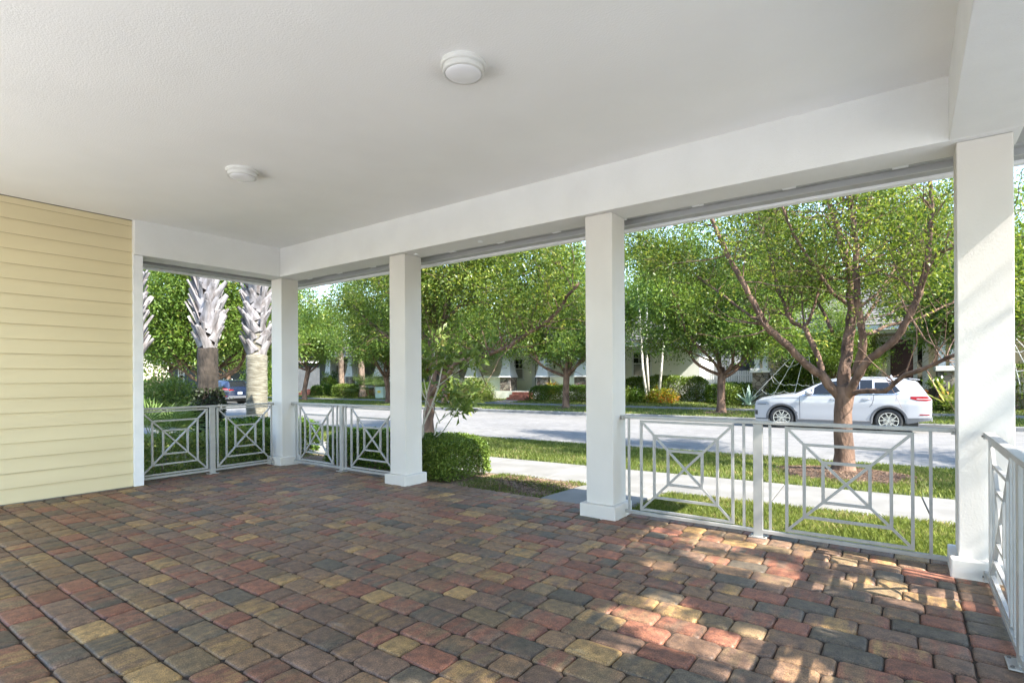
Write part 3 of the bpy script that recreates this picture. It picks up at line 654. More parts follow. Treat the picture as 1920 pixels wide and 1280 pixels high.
# unseen tree right of the porch, crown cut open to make sun patches
GAPS = np.array([(-1.46, 4.91, 0.144), (-1.28, 4.92, 0.12), (-1.46, 4.53, 0.12), (-1.19, 4.48, 0.156), (-0.93, 4.56, 0.156), (-0.93, 5.23, 0.156), (-0.64, 5.12, 0.156), (-0.63, 4.37, 0.168), (-0.79, 4.3, 0.12), (-1.29, 3.48, 0.144), (-1.42, 3.13, 0.12), (-1.29, 3.16, 0.12), (-1.1, 3.15, 0.18), (-1.16, 3.02, 0.12), (-1.26, 2.8, 0.108), (-0.95, 3.15, 0.12), (-0.95, 2.98, 0.12), (-0.81, 3.13, 0.132), (-0.64, 3.32, 0.132), (-0.65, 2.95, 0.18), (-0.72, 2.91, 0.12), (-0.54, 3.04, 0.144), (-0.39, 3.09, 0.108), (-0.44, 5.02, 0.12), (0.32, 4.57, 0.12), (0.28, 4.67, 0.12), (0.14, 4.53, 0.12), (-0.01, 4.38, 0.108), (-0.15, 4.51, 0.144), (-0.06, 4.67, 0.12), (0.06, 5.13, 0.144), (-0.14, 5.24, 0.132), (-0.32, 4.59, 0.108), (-1.57, 4.12, 0.108), (-0.36, 3.65, 0.084)])
def crown_gaps(C):
    """holes cut into the crown to shape the sunlight: leaves are missing along the sun's way to these places on the paving"""
    fx = C[:, 0] - SUN_DIR.x / SUN_DIR.z * C[:, 2]; fy = C[:, 1] - SUN_DIR.y / SUN_DIR.z * C[:, 2]; k = np.ones(len(C), bool)
    for gx, gy, gr in GAPS: k &= np.hypot(fx - gx, (fy - gy) * 1.25) > gr * 1.4 * (1 + .22 * np.sin(fx * 40) + .12 * rng.normal(size=len(C)))
    return k
tE = generic_tree(41, 'unseen garden tree right of the porch, crown cut open to dapple the paving', (5.7, 1.9, -.05), 0, 'garden trees beside the porch', 8.6, 2.4, 3.1, 9, 'leaf', .12, 'unseen_garden_tree', 20, 3.2, 2, .27, crown_gaps)
cp(tE, 0, 0, 2.4, .95, 'garden tree behind the sunlit side railing', 'garden trees beside the porch', pos=Vector((6.2, -3.6, -.05)))
# ---- palms with crossed leaf bases
def boots(b, h0, h1, r0, n, L, rg, out=.42):
    for k in range(n):
        f = k / n; z = h0 + (h1 - h0) * f; a = k * 2.39996 + rg.gauss(0, .15); l = L * (.75 + .5 * rg.random())
        rad = Vector((math.cos(a), math.sin(a), 0)); tn = Vector((-math.sin(a), math.cos(a), 0))
        lean = rg.choice((-1, 1)) * (.30 + .28 * rg.random())
        base = rad * (r0 * .86) + Vector((0, 0, z)); d = (rad * out * (.12 + .55 * rg.random() ** 2) + tn * lean + Vector((0, 0, 1))).normalized()
        w0 = .24 * (.8 + .4 * rg.random()); rows = []
        for j, (t, wf, o_) in enumerate(((0, 1, 0), (.25, .80, .02), (.55, .58, .05), (.82, .46, .08), (1, .36, .10))):
            c = base + d * (l * t) + rad * o_; wd = w0 * wf
            sd = (tn - d * tn.dot(d)).normalized(); nrm = sd.cross(d).normalized()
            if nrm.dot(rad) < 0: nrm = -nrm
            rows.append([c - sd * wd / 2, c - sd * wd * .2 + nrm * .022, c + sd * wd * .2 + nrm * .022, c + sd * wd / 2, c + nrm * -.012, c - sd * wd / 2])
        b.grid(rows)
        b.add(rows[-1][:5], [(0, 1, 2, 3, 4)])
def fan(b, c, d, R_, n=26, rg=random, arc=2.6, w=.03):
    d = Vector(d).normalized(); side = d.cross(Vector((0, 0, 1)));  side = side.normalized() if side.length > .01 else Vector((1, 0, 0)); nr = side.cross(d)
    for k in range(n):
        t = (k / (n - 1) - .5) * arc; q = d * math.cos(t) + side * math.sin(t); l = R_ * (.75 + .25 * math.cos(t)) * (.9 + .2 * rg.random())
        s_ = (side * math.cos(t) - d * math.sin(t)) * w * .5 * R_
        m_ = c + q * l * .55 + nr * R_ * .05; e = c + q * l - nr * R_ * (.04 + .16 * rg.random()) + Vector((0, 0, -.05 * R_))
        b.v += [c, m_ - s_, e, m_ + s_]; i = len(b.v) - 4; b.f.append((i, i + 1, i + 2, i + 3))
def palm(loc, label, split, rlow, rtop, boots_to, seed, tm='palmtrunk', ivy=None, Ht=8.2, L=.42, nb=60):
    rg = random.Random(seed); loc = Vector(loc)
    o = thing('palm_tree', label, 'palm', loc, 0, 'cabbage palms left of the porch')
    prof = []; z = -.1
    while z < Ht: prof.append((rlow * (1.18 - .18 * min(z / .5, 1)) * (1 + .025 * math.sin(z * 38)) if z < split else rtop * .8, z)); z += .06
    MB().lathe(prof, 22, (0, 0, 0), 'Z', lambda t, zz: 1 + .02 * math.sin(3 * t + zz)).build('trunk', M[tm], o, True)
    b = MB(); boots(b, split - .05, boots_to, rtop, nb, L, rg); b.build('leaf_bases', M['boot'], o)
    b = MB()
    for k in range(22):
        a = k * 2.4; el = rg.uniform(-.25, 1.1); d = Vector((math.cos(a) * math.cos(el), math.sin(a) * math.cos(el), math.sin(el))); c0 = Vector((0, 0, Ht)); c1 = c0 + d * 1.0
        b.tube([c0, c1], [.02, .012], 4, False); fan(b, c1, d + Vector((0, 0, -.25)), 1.0, 24, rg)
    b.build('crown', M['frond'], o)
    if ivy:
        n = 2600; zz = rng.random(n) * ivy; a = rng.random(n) * 6.283; rr = rlow + rng.random(n) * .09 + .08 * np.clip(1 - np.abs(zz - ivy * .72) / .35, 0, 1)
        raw_quads('ivy', leaf_quads(np.c_[rr * np.cos(a), rr * np.sin(a), zz], .06, .7, .3), M['ivy'], o)
    return o
def onray(px, py, d_):
    x = (px - 960) / FPX; X = -math.sin(YAW) + x * math.cos(YAW); Y = math.cos(YAW) + x * math.sin(YAW); return Vector((X * d_, Y * d_, -.06))
palm(onray(390, 0, 11.6), 'cabbage palm with dark ivy on its lower trunk and long pale leaf stubs above', 2.2, .20, .165, 7.8, 5, ivy=1.35, L=.48, nb=230, tm='husk')
palm(onray(482, 0, 12.4), 'cabbage palm nearest the corner column, smooth pale lower trunk and crossed leaf stubs', 2.1, .225, .19, 7.8, 6, L=.36, nb=280)
palm(onray(244, 0, 11.0), 'cabbage palm mostly hidden behind the yellow wall, its leaf stubs showing past the corner board', 2.0, .22, .20, 7.8, 9, L=.38, nb=220)
# ================================================================== HEDGES, SHRUBS, GROUND PLANTS
def hedge(label, frame, x0, x1, y0, y1, h, m, n, size=.05, group=None, rnd=.12, zb=0, stems=True, name='hedge', lumps=.06, cat='hedge'):
    """clipped hedge: leaves massed near a rounded, uneven box surface, stems inside"""
    cx, cyy = (x0 + x1) / 2, (y0 + y1) / 2
    if frame == 'street': loc = SP(cx, cyy, gh(cyy)); rz = SA
    else: loc = Vector((cx, cyy, -.06)); rz = 0
    o = thing(name, label, cat, loc, rz, group); a, c = (x1 - x0) / 2, (y1 - y0) / 2
    P = rng.random((n, 3)) * 2 - 1
    # push two thirds of the leaves out to the surface
    f = rng.random(n) < .72; ax = rng.choice(3, n, p=[.26 if a < 2 else .12, .44, .30 if a < 2 else .44]); P[np.arange(n)[f], ax[f]] = np.sign(P[np.arange(n)[f], ax[f]])
    P[:, 2] = np.abs(P[:, 2]) if stems else P[:, 2]
    q = np.abs(P) ** 6; rr = (q[:, 0] + q[:, 1] + q[:, 2] * (P[:, 2] > 0)) ** (1 / 6); rr = np.where(rr > 1, rr, 1); P = P / rr[:, None]
    X = P[:, 0] * a; Y = P[:, 1] * c; Z = (.07 + .93 * np.abs(P[:, 2])) * h if stems else (P[:, 2] * .5 + .5) * h
    lum = lumps * (np.sin(X * 5 + Z * 3) + np.sin(X * 2.3 + 1.7) + np.sin(Y * 6 + Z * 5 + X)) / 2.2
    C = np.c_[X * (1 + lum * .3 / max(a, .5)), Y + np.sign(Y) * lum * (np.abs(P[:, 1]) > .7), Z * (1 + lum)] + rng.normal(size=(n, 3)) * size * .45
    out_ = unit(np.c_[P[:, 0] ** 5, P[:, 1] ** 5, np.clip(P[:, 2], 0, 1) ** 5 + .25])
    Q = leaf_quads(C, size, .55, .8, dirs=unit(out_ + .8 * rng.normal(size=(n, 3)))); Q[:, :, 2] = np.maximum(Q[:, :, 2], .015)
    raw_quads('leaves', Q, m, o)
    b = MB(); rg = random.Random(n)
    for k in range(max(6, int(a * c * 16))):
        x, y = rg.uniform(-a, a) * .85, rg.uniform(-c, c) * .8; p = Vector((x, y, -.02))
        for j in range(2): b.tube([p, p + Vector((rg.gauss(0, .04), rg.gauss(0, .04), h * .35)), p + Vector((rg.gauss(0, .14), rg.gauss(0, .12), h * .78))], [.012, .009, .004], 4, False)
    b.build('stems', M['barkpale'], o)
    return o
def shrub(label, loc, rx, ry, h, m, n, size=.09, group=None, name='shrub', droop=0, low=.12, cat='shrub', rz=0, aspect=.5):
    o = thing(name, label, cat, loc, rz, group)
    d = unit(rng.normal(size=(n, 3))); d[:, 2] = np.abs(d[:, 2]) * np.where(rng.random(n) < .8, 1, -.4); r = rng.random(n) ** .3
    lum = 1 + .13 * np.sin(d[:, 0] * 6 + d[:, 2] * 4) + .1 * np.sin(d[:, 1] * 8 + 1)
    C = np.c_[d[:, 0] * rx, d[:, 1] * ry, d[:, 2] * h * (1 - low)] * (r * lum)[:, None] + np.array([0, 0, h * low]); C = C + rng.normal(size=C.shape) * size * .5
    Q = leaf_quads(C, size, aspect, .7, dirs=unit(d + .6 * rng.normal(size=(n, 3)))); Q[:, :, 2] = np.maximum(Q[:, :, 2], .01)
    raw_quads('leaves', Q, m, o)
    b = MB(); rg = random.Random(n)
    for k in range(9):
        a = rg.random() * 6.28; b.tube([(0, 0, -.03), (math.cos(a) * rx * .2, math.sin(a) * ry * .2, h * .4), (math.cos(a) * rx * .6, math.sin(a) * ry * .6, h * .8)], [.02, .014, .006], 5, False)
    b.build('stems', M['barkpale'], o); return o
def blades(name, pts, h, w, m, kind='stuff', lean=.45, two=True, parent=None):
    """grass: one bent blade per point, two quads... each a separate island"""
    n = len(pts); a = rng.random(n) * 6.283; t = np.c_[np.cos(a), np.sin(a), np.zeros(n)]; sd = np.c_[-np.sin(a), np.cos(a), np.zeros(n)]
    H_ = (h * (.55 + .75 * rng.random(n)))[:, None]; W_ = w * (.7 + .6 * rng.random((n, 1))); ln = H_ * lean * (rng.random((n, 1)) * 1.6)
    p0 = pts - sd * W_ / 2; p1 = pts + sd * W_ / 2; mid = pts + t * ln * .35 + np.array([0, 0, 1]) * H_ * .6; tip = pts + t * ln + np.array([0, 0, 1]) * H_
    V = np.stack([p0, p1, mid + sd * W_ * .35, tip, mid - sd * W_ * .35], 1)
    o = raw_quads(name, V[:, [0, 1, 2, 4]] if not two else V, m, parent)
    if kind: o['kind'] = kind
    return o
def ghv(n): return np.interp(n, [a for a, _ in PROF], [z for _, z in PROF])
def lawn_pts(s0, s1, n0, n1, dens, holes=(), clump=0):
    k = int((s1 - s0) * (n1 - n0) * dens); s = s0 + rng.random(k) * (s1 - s0); n = n0 + rng.random(k) * (n1 - n0)
    keep = np.ones(k, bool)
    for hs, hn, hr in holes: keep &= (np.hypot(s - hs, n - hn) > hr * (1 + .12 * np.sin(np.arctan2(n - hn, s - hs) * 5)))
    if clump: keep &= (np.sin(s * 7.1 + 2 * np.sin(n * 5)) + np.sin(n * 9.3 + s * 3) + rng.normal(size=k) * .6) > clump
    s, n = s[keep], n[keep]
    return np.c_[s * CA - n * SN, s * SN + n * CA, ghv(n)]
T1 = ST(*at(1580, 868, 10.6)[:2]); T2 = ST(*at(803, 822, 11.3)[:2])
# near lawn between patio and sidewalk (right of the path) - longer, juicy blades
def poly_pts(x0, x1, y0f, n1, dens, holes=(), clump=None):
    k = int((x1 - x0) * 2.2 * dens); X = x0 + rng.random(k) * (x1 - x0); Y = y0f + rng.random(k) * 2.2
    n = Y * CA - X * SN; keep = n < n1
    if clump is not None: keep &= (np.sin(X * 6 + 2 * np.sin(Y * 5)) + np.sin(Y * 8 + X * 3) + rng.normal(size=k) * .7) > clump
    return np.c_[X, Y, ghv(n)][keep]
blades('grass', poly_pts(-2.60, 5.5, 5.62, 7.27, 6500), .060, .0065, M['grass'])
pt = poly_pts(-5.3, -3.74, 5.66, 7.27, 5200, clump=-.35); blades('grass', pt[(pt[:, 0] < -3.72)], .06, .0065, M['grass'])
blades('grass', lawn_pts(-16, 7, 8.86, 12.72, 1500, [(T1[0], T1[1] - .05, .95), (T2[0], T2[1], .55)]), .065, .010, M['grass'])
blades('grass', lawn_pts(-45, -16, 8.86, 12.72, 260), .075, .03, M['grass'])
blades('grass', lawn_pts(-30, -9.2, 1, 7.25, 320), .075, .026, M['grass'])
blades('grass', lawn_pts(-48, 8, 23.1, 26.4, 240, [ST(*p) + (.6,) for p in ((-6.9, 24.9),)]), .075, .03, M['grass'])
blades('grass', lawn_pts(-48, 8, 27.9, 31.5, 150, [(-19.15, 28.5, .75), (-19.15, 29.5, .75)]), .08, .035, M['grass'])
b = MB()
for s0, s1, n0, n1, dz in ((-2.6, 0, 0, 0, 0),): pass
# mulch rings and beds
def mound(s, n, r, m, h=.05, name='mulch_bed', ry=None):
    b = MB(); rows = []
    for i in range(7):
        f = i / 6; row = []
        for k in range(29):
            t = 2 * math.pi * k / 28; q = r * f * (1 + .1 * math.sin(t * 3 + s) + .06 * math.sin(t * 7)); x, y = s + math.cos(t) * q, n + math.sin(t) * q * ((ry or r) / r)
            row.append(SP(x, y, gh(y) + .006 + h * (1 - f * f) ))
        rows.append(row)
    b.grid(rows); return tag(b.build(name, m, smooth=True), kind='structure')
mound(T1[0], T1[1] - .05, 1.05, M['mulch'], .07); mound(T2[0], T2[1], .6, M['mulch'])
for px, py in ((1352, 771), (1061, 763), (571, 744), (728, 748)):
    s, n = ST(*at(px, py, 25.2)[:2]); mound(s, n, .95, M['mulch'], .05)
# bark chips and fallen leaves on the near mulch ring and lawn edges
def chips(name, s, n, r, k, m, size=.05):
    a = rng.random(k) * 6.283; q = r * np.sqrt(rng.random(k)); x = s + np.cos(a) * q; y = n + np.sin(a) * q
    C = np.c_[x * CA - y * SN, x * SN + y * CA, ghv(y) + .02 + .065 * (1 - (q / r) ** 2)]
    V = leaf_quads(C, size, .35, 4); V[:, :, 2] = C[:, None, 2] + (V[:, :, 2] - C[:, None, 2]) * .3
    return tag(raw_quads(name, V, m), kind='stuff')
M['chip'] = leafmat('bark_chips', [(0, (.04, .022, .014)), (.6, (.14, .08, .05)), (1, (.34, .23, .15))], .0, .9)
chips('bark_chips', T1[0], T1[1] - .05, 1.15, 5200, M['chip'])
chips('bark_chips', T2[0], T2[1], .7, 900, M['chip'])
b = MB(); b.add([(-5.0, 5.61, -.045), (-3.72, 5.61, -.045), (-3.82, 7.05, -.085), (-5.0, 7.0, -.085)], [(0, 1, 2, 3)])
b.add([(-13, 5.61, -.045), (-5.002, 5.61, -.045), (-5.002, 6.98, -.085), (-13, 6.6, -.085)], [(0, 1, 2, 3)])
b.add([(-13, -4, -.045), (-9.0, -4, -.045), (-9.0, 5.605, -.045), (-13, 5.605, -.045)], [(0, 1, 2, 3)])
tag(b.build('planting_soil', M['straw']), kind='structure')
C = np.c_[-5.0 + rng.random(1500) * 1.2, 5.65 + rng.random(1500) * 1.2, -.05 + rng.random(1500) * .02]
V = leaf_quads(C, .05, .4, 4); V[:, :, 2] = C[:, None, 2] + (V[:, :, 2] - C[:, None, 2]) * .3; tag(raw_quads('leaf_litter', V, M['chip']), kind='stuff')
# fallen leaves on patio
C = np.c_[-8 + rng.random(26) * 8.2, 1.5 + rng.random(26) * 3.6, np.full(26, .008)]
V = leaf_quads(C, .035, .45, 4); V[:, :, 2] = .006 + np.abs(V[:, :, 2] - C[:, None, 2]) * .5; tag(raw_quads('fallen_leaves', V, M['chip']), kind='stuff')
# --- hedges round the porch
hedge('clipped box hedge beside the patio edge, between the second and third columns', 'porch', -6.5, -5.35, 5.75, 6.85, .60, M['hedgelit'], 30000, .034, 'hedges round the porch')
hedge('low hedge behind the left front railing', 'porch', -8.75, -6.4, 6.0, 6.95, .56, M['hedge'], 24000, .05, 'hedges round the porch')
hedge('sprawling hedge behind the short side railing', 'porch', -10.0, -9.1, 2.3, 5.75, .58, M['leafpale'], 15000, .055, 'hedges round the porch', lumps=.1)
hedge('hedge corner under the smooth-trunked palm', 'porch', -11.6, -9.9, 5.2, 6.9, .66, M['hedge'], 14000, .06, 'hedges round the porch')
shrub('large round green bush on the near strip behind the palms', SP(-25.4, 11.6, gh(11.6)), 1.55, 1.5, 1.85, M['leafpale'], 9000, .12, name='round_bush', low=.22)
shrub('small rounded bush under the large round one', SP(-21.9, 9.0, gh(9)), .9, .8, 1.0, M['hedge'], 3000, .09, name='round_bush')
# fan palms low in the bed
def palmetto(loc, label, R_, n, m, seed, cat='palm shrub', lift=.3):
    rg = random.Random(seed); o = thing('fan_palm', label, cat, loc); b = MB(); st_ = MB()
    for k in range(n):
        a = k * 2.4 + rg.random(); el = rg.uniform(.15, 1.2); d = Vector((math.cos(a) * math.cos(el), math.sin(a) * math.cos(el), math.sin(el))); c = d * R_ * .7 + Vector((0, 0, lift * .3))
        st_.tube([(0, 0, 0), c * .5 + Vector((0, 0, .05)), c], [.01, .008, .006], 4, False); fan(b, c, d, R_ * .75, 22, rg, 3.0, .045)
    b.build('fronds', m, o); st_.build('stems', M['frond'], o); return o
palmetto(onray(292, 0, 10.6), 'spiky fan palm in the bed behind the side railing', .95, 12, M['frond'], 3)
palmetto(onray(350, 0, 11.6), 'lower fan palm leaning right behind the side railing', .8, 9, M['frond'], 4)
palmetto(SP(-32.2, 29.2, 0), 'sunlit fan palm by the far baluster railing', 1.5, 16, M['frond'], 5, lift=.8)
# thin-stemmed flowering shrub by the second column
def plumeria():
    B = onray(815, 0, 8.3); rg = random.Random(12); o = thing('flowering_shrub', 'leggy shrub with pale bare stems and one red flower beside the second column', 'shrub', B)
    b = MB(B); C = []
    def PT(px, py, d_):
        x = (px - 960) / FPX; X = -math.sin(YAW) + x * math.cos(YAW); Y = math.cos(YAW) + x * math.sin(YAW); y = (py - HY + 5.5 * 0) / FPX
        return Vector((X * d_, Y * d_, CAMH - y * d_))
    stems = [([(795, 850, 8.3), (791, 800, 8.3), (806, 765, 8.25), (820, 725, 8.2), (829, 695, 8.2), (838, 668, 8.2)], .017),
             ([(795, 850, 8.3), (812, 825, 8.3), (822, 792, 8.4), (845, 770, 8.5), (862, 755, 8.5)], .016),
             ([(796, 840, 8.3), (790, 790, 8.4), (800, 740, 8.4), (797, 712, 8.4), (800, 680, 8.4)], .013),
             ([(806, 765, 8.25), (794, 735, 8.1), (784, 705, 8.1), (775, 690, 8.1)], .011),
             ([(820, 725, 8.2), (846, 702, 8.1), (866, 690, 8.0), (885, 672, 8.0)], .010),
             ([(812, 825, 8.3), (830, 806, 8.1), (852, 775, 8), (868, 748, 8)], .012),
             ([(800, 740, 8.4), (812, 700, 8.6), (815, 660, 8.7), (822, 640, 8.7)], .010),
             ([(822, 792, 8.4), (812, 760, 8.6), (832, 735, 8.7), (850, 735, 8.7)], .010)]
    for pts, r in stems:
        q = [PT(*p) for p in pts]; b.tube([p + Vector((rg.gauss(0, .012), rg.gauss(0, .012), 0)) for p in q], [r * (1 - .55 * i / len(q)) for i in range(len(q))], 7)
        for p in (q[-1], q[-2].lerp(q[-1], .5), q[-1] + Vector((.05, .03, .08))): C += [(p, Vector((rg.gauss(0, .6), rg.gauss(0, .6), .4))) for _ in range(5)]
    b.build('stems', M['thinwhite'], o, True)
    foliage(C, 5, .15, .10, M['leafpale'], o, B, 'leaves', aspect=.33)
    f = PT(800, 694, 8.3) - B; d = unit(rng.normal(size=(26, 3)))
    raw_quads('flower', leaf_quads(np.array(list(f)) + d * .028, .045, .8), M['redleaf'], o)
plumeria()
# --- far side planting
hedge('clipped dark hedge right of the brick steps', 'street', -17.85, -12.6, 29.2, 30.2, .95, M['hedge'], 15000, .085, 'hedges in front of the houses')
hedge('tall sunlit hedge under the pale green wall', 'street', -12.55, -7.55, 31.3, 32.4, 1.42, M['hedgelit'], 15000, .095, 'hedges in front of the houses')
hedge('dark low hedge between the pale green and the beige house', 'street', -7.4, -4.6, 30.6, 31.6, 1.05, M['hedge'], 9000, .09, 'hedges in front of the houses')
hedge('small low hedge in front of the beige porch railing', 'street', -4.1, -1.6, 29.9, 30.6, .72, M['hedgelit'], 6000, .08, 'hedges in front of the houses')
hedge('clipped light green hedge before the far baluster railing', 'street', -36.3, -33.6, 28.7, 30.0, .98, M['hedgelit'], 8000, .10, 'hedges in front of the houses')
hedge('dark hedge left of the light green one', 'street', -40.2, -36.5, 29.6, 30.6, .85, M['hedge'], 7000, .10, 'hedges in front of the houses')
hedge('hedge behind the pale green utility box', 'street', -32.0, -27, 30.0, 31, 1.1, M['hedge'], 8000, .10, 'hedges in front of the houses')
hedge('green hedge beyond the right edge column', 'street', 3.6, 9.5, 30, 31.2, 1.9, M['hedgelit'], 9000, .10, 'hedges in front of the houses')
shrub('broad sunlit shrub left of the brick steps', SP(-22.3, 29.6, 0), 1.5, .9, 1.45, M['leafpale'], 5000, .13)
shrub('orange and green croton under the flared column', SP(-24.2, 29.4, 0), 1.0, .7, 1.05, M['croton'], 2600, .13)
shrub('dark shrub at the left end of the pale green house', SP(-26.6, 30.2, 0), 1.5, .8, .95, M['hedge'], 3600, .12)
shrub('low lawn-edge shrub behind the leggy flowering one', SP(-26, 28.6, 0), 1.4, .5, .6, M['leafpale'], 2200, .12)
shrub('yellow-green shrub with red tips before the tall hedge', SP(-9.6, 30.0, 0), .95, .6, .85, M['croton'], 3200, .10)
shrub('dark green shrub left of the one with red tips', SP(-10.9, 30.2, 0), .75, .6, .8, M['hedge'], 2600, .10)
shrub('bright rounded shrub next to the third column', SP(-12.0, 29.9, 0), .75, .6, 1.0, M['hedgelit'], 2600, .10)
shrub('bright shrub behind the trunk left of the agave', SP(-5.9, 30.0, 0), .7, .5, 1.0, M['hedgelit'], 2200, .10)
shrub('dark red cordyline above the clipped hedge', SP(-14.2, 30.9, 0), .6, .4, 1.35, M['redleaf'], 900, .22, aspect=.2, low=.5)
shrub('orange and yellow bromeliad by the right stone pier', SP(-16.9, 30.7, 0), .55, .4, 1.15, M['croton'], 700, .22, aspect=.22, low=.5)
shrub('lit leafy shrub in front of the beige porch', SP(-3.0, 30.9, 0), 1.4, .6, 2.15, M['hedgelit'], 4800, .14, low=.35)
shrub('yellow-green shrub rising behind the SUV roof', SP(-.35, 31.0, 0), .8, .5, 1.9, M['leafpale'], 1500, .16, low=.5)
shrub('dark evergreen shrub between the left street tree and the palms', SP(-38.9, 30.9, 0), 1.2, .8, 2.2, M['hedge'], 4500, .13, low=.2)
shrub('low dark planting by the pumpkins', SP(2.2, 29.2, 0), .7, .4, .45, M['hedge'], 1200, .1)
shrub('light green low planting at the foot of the striped plant', SP(3.1, 28.9, 0), .5, .4, .35, M['leafpale'], 700, .12)
def grassclump(loc, label, n, L, m, w=.03, name='grass_clump', cat='plant', spread=.7, bend=.5, wid=.3):
    o = thing(name, label, cat, loc); rg = random.Random(n + int(L * 10)); b = MB()
    for k in range(n):
        a = rg.random() * 6.283; el = rg.uniform(.35, 1.4); l = L * rg.uniform(.7, 1.1); x = Vector((rg.gauss(0, wid), rg.gauss(0, wid * .4), 0)) * .5
        h = Vector((math.cos(a), math.sin(a), 0)); sd = Vector((-math.sin(a), math.cos(a), 0)); rows = []
        for j in range(6):
            t = j / 5; p = x + h * (l * t * math.cos(el)) + Vector((0, 0, l * t * math.sin(el) - bend * l * t * t * math.cos(el))); p.z = max(p.z, .02); wd = w * math.sin(math.pi * (.18 + .8 * t)) ** .7
            rows.append([p - sd * wd, p + Vector((0, 0, -.25 * wd)), p + sd * wd])
        b.grid(rows)
    b.build('blades', m, o); return o
grassclump(SP(-20.9, 29.3, 0), 'tuft of strappy grass left of the brick steps', 90, .8, M['leafpale'], .02)
grassclump(SP(-21.9, 29.0, 0), 'tuft of strappy grass farther left of the brick steps', 90, .8, M['leafpale'], .02)
grassclump(SP(-4.9, 29.0, 0), 'blue-green agave by the beige house pier', 26, 1.05, M['agave'], .07, 'agave', bend=.35, wid=.1)
grassclump(SP(2.95, 29.2, .05), 'striped yellow-green strap plant beside the carved pumpkin', 22, 1.75, M['strap'], .075, 'strap_plant', bend=.25, wid=.15)
grassclump(SP(-.2, 31.4, .5), 'strap plant seen over the SUV roof', 16, 1.5, M['strap'], .07, 'strap_plant', bend=.25, wid=.15)
grassclump(SP(-22.0, 32.6, .9), 'dark spiky plant behind the porch half wall', 16, .9, M['ivy'], .03, 'spiky_plant', bend=.1, wid=.1)
# slim white trunks of garden trees before the pale green wall
def slim(pts, label, seed):
    q = [at(*p) for p in pts]; B = Vector(q[0]); B.z = gh(30); o = thing('slim_tree', label, 'tree', B, 0, 'slim white-trunked garden trees')
    rg = random.Random(seed); q[0] = B; b = MB(B); b.tube(q, [.085, .075, .07, .06, .04][:len(q)], 8); b.build('trunk', M['thinwhite'], o, True)
    tips = [(q[-1] + Vector((rg.gauss(0, .7), rg.gauss(0, .7), rg.gauss(.3, .6))), Vector((rg.gauss(0, 1), rg.gauss(0, 1), .3)).normalized()) for _ in range(160)]
    foliage(tips, 5, .17, .2, M['leaffar'], o, B)
slim([(1214, 745, 30), (1205, 690, 30), (1202, 640, 30), (1198, 570, 30), (1190, 500, 30)], 'left slim white trunk in front of the far window', 1)
slim([(1217, 735, 30.4), (1213, 680, 30.4), (1212, 620, 30.4), (1213, 560, 30.4), (1216, 500, 30.4)], 'second slim white trunk close beside the left one', 2)
slim([(1234, 735, 30), (1240, 690, 30), (1243, 650, 30), (1246, 580, 30), (1250, 520, 30)], 'slim white trunk leaning right before the pale green wall', 3)
# far cabbage palms with pinkish bare trunks
def farpalm(px, label, wtop, x1, seed, r=.2):
    B = at(px, 748, 29.3); B = Vector((B.x, B.y, 0)); T = at(x1, 560, 29.3); o = thing('palm_tree', label, 'palm', B, 0, 'far palms before the baluster railing'); rg = random.Random(seed)
    T = Vector((T.x, T.y, 5.5)); b = MB(B); n = 22
    b.tube([B.lerp(T, i / n) for i in range(n + 1)], [r * (1.45 - 1.2 * min(i / 4, .33) + .03 * math.sin(i * 3)) for i in range(n + 1)], 12); b.build('trunk', M['barkpale'], o, True)
    b = MB(); c0 = T - B
    for k in range(16):
        a = k * 2.4; el = rg.uniform(-.2, 1.2); d = Vector((math.cos(a) * math.cos(el), math.sin(a) * math.cos(el), math.sin(el))); c1 = c0 + d * .9; b.tube([c0, c1], [.02, .012], 4, False); fan(b, c1, d, 1.0, 18, rg)
    b.build('crown', M['frond'], o)
farpalm(680, 'far palm with leaning forked-looking base right of the light green hedge', 0, 673, 1, .24)
farpalm(641, 'far palm standing upright behind the light green hedge', 0, 637, 2, .22)
shrub('tall dark screen of shrubs at the left of the far grey-white house', SP(-49.5, 31.5, 0), 4.2, 1.5, 3.6, M['hedge'], 7000, .26, low=.05)
shrub('dark screen of shrubs left of the far house steps', SP(-46.2, 29.8, 0), 1.6, .8, 1.5, M['hedge'], 3000, .16, low=.05)
o = hedge('far-off dark wood closing the street at the left', 'street', -96, -88, -30, 60, 8.5, M['leaffar'], 16000, .75, stems=False, name='far_wood', lumps=.14, cat='wood')
for c_ in o.children: c_['kind'] = 'stuff'
# ================================================================== HOUSES (local frame: x along the street, y away from it)
M['wallgreen'] = noisy('pale_green_stucco', (.80, .81, .71), (.85, .86, .77), 2, .85, bump=.2, bscale=80, bdist=.004)
M['wallbeige'] = noisy('beige_stucco', (.68, .58, .40), (.73, .63, .45), 2, .85, bump=.2, bscale=80, bdist=.004)
M['wallgrey'] = noisy('grey_stucco', (.13, .14, .15), (.17, .18, .19), 2, .85)
M['trim'] = mat('white_trim', (.74, .74, .74), .5)
M['door'] = noisy('dark_red_door', (.055, .012, .014), (.075, .016, .018), 4, .4)
M['brick'] = noisy('brick_steps', (.22, .07, .05), (.34, .14, .10), 12, .85, bump=.4, bscale=30)
M['pumpkin'] = noisy('pumpkin_skin', (.62, .17, .02), (.75, .25, .03), 5, .45)
M['black'] = mat('black_plastic', (.02, .02, .02), .5)
M['rope'] = mat('white_rope', (.8, .8, .8), .8)
m = mat('field_stone', (.3, .27, .23), .85); bs = m.node_tree.nodes['Principled BSDF']
tc = N_(m, 'ShaderNodeTexCoord'); v1 = N_(m, 'ShaderNodeTexVoronoi'); v1.inputs['Scale'].default_value = 4.2; v2 = N_(m, 'ShaderNodeTexVoronoi', feature='DISTANCE_TO_EDGE'); v2.inputs['Scale'].default_value = 4.2
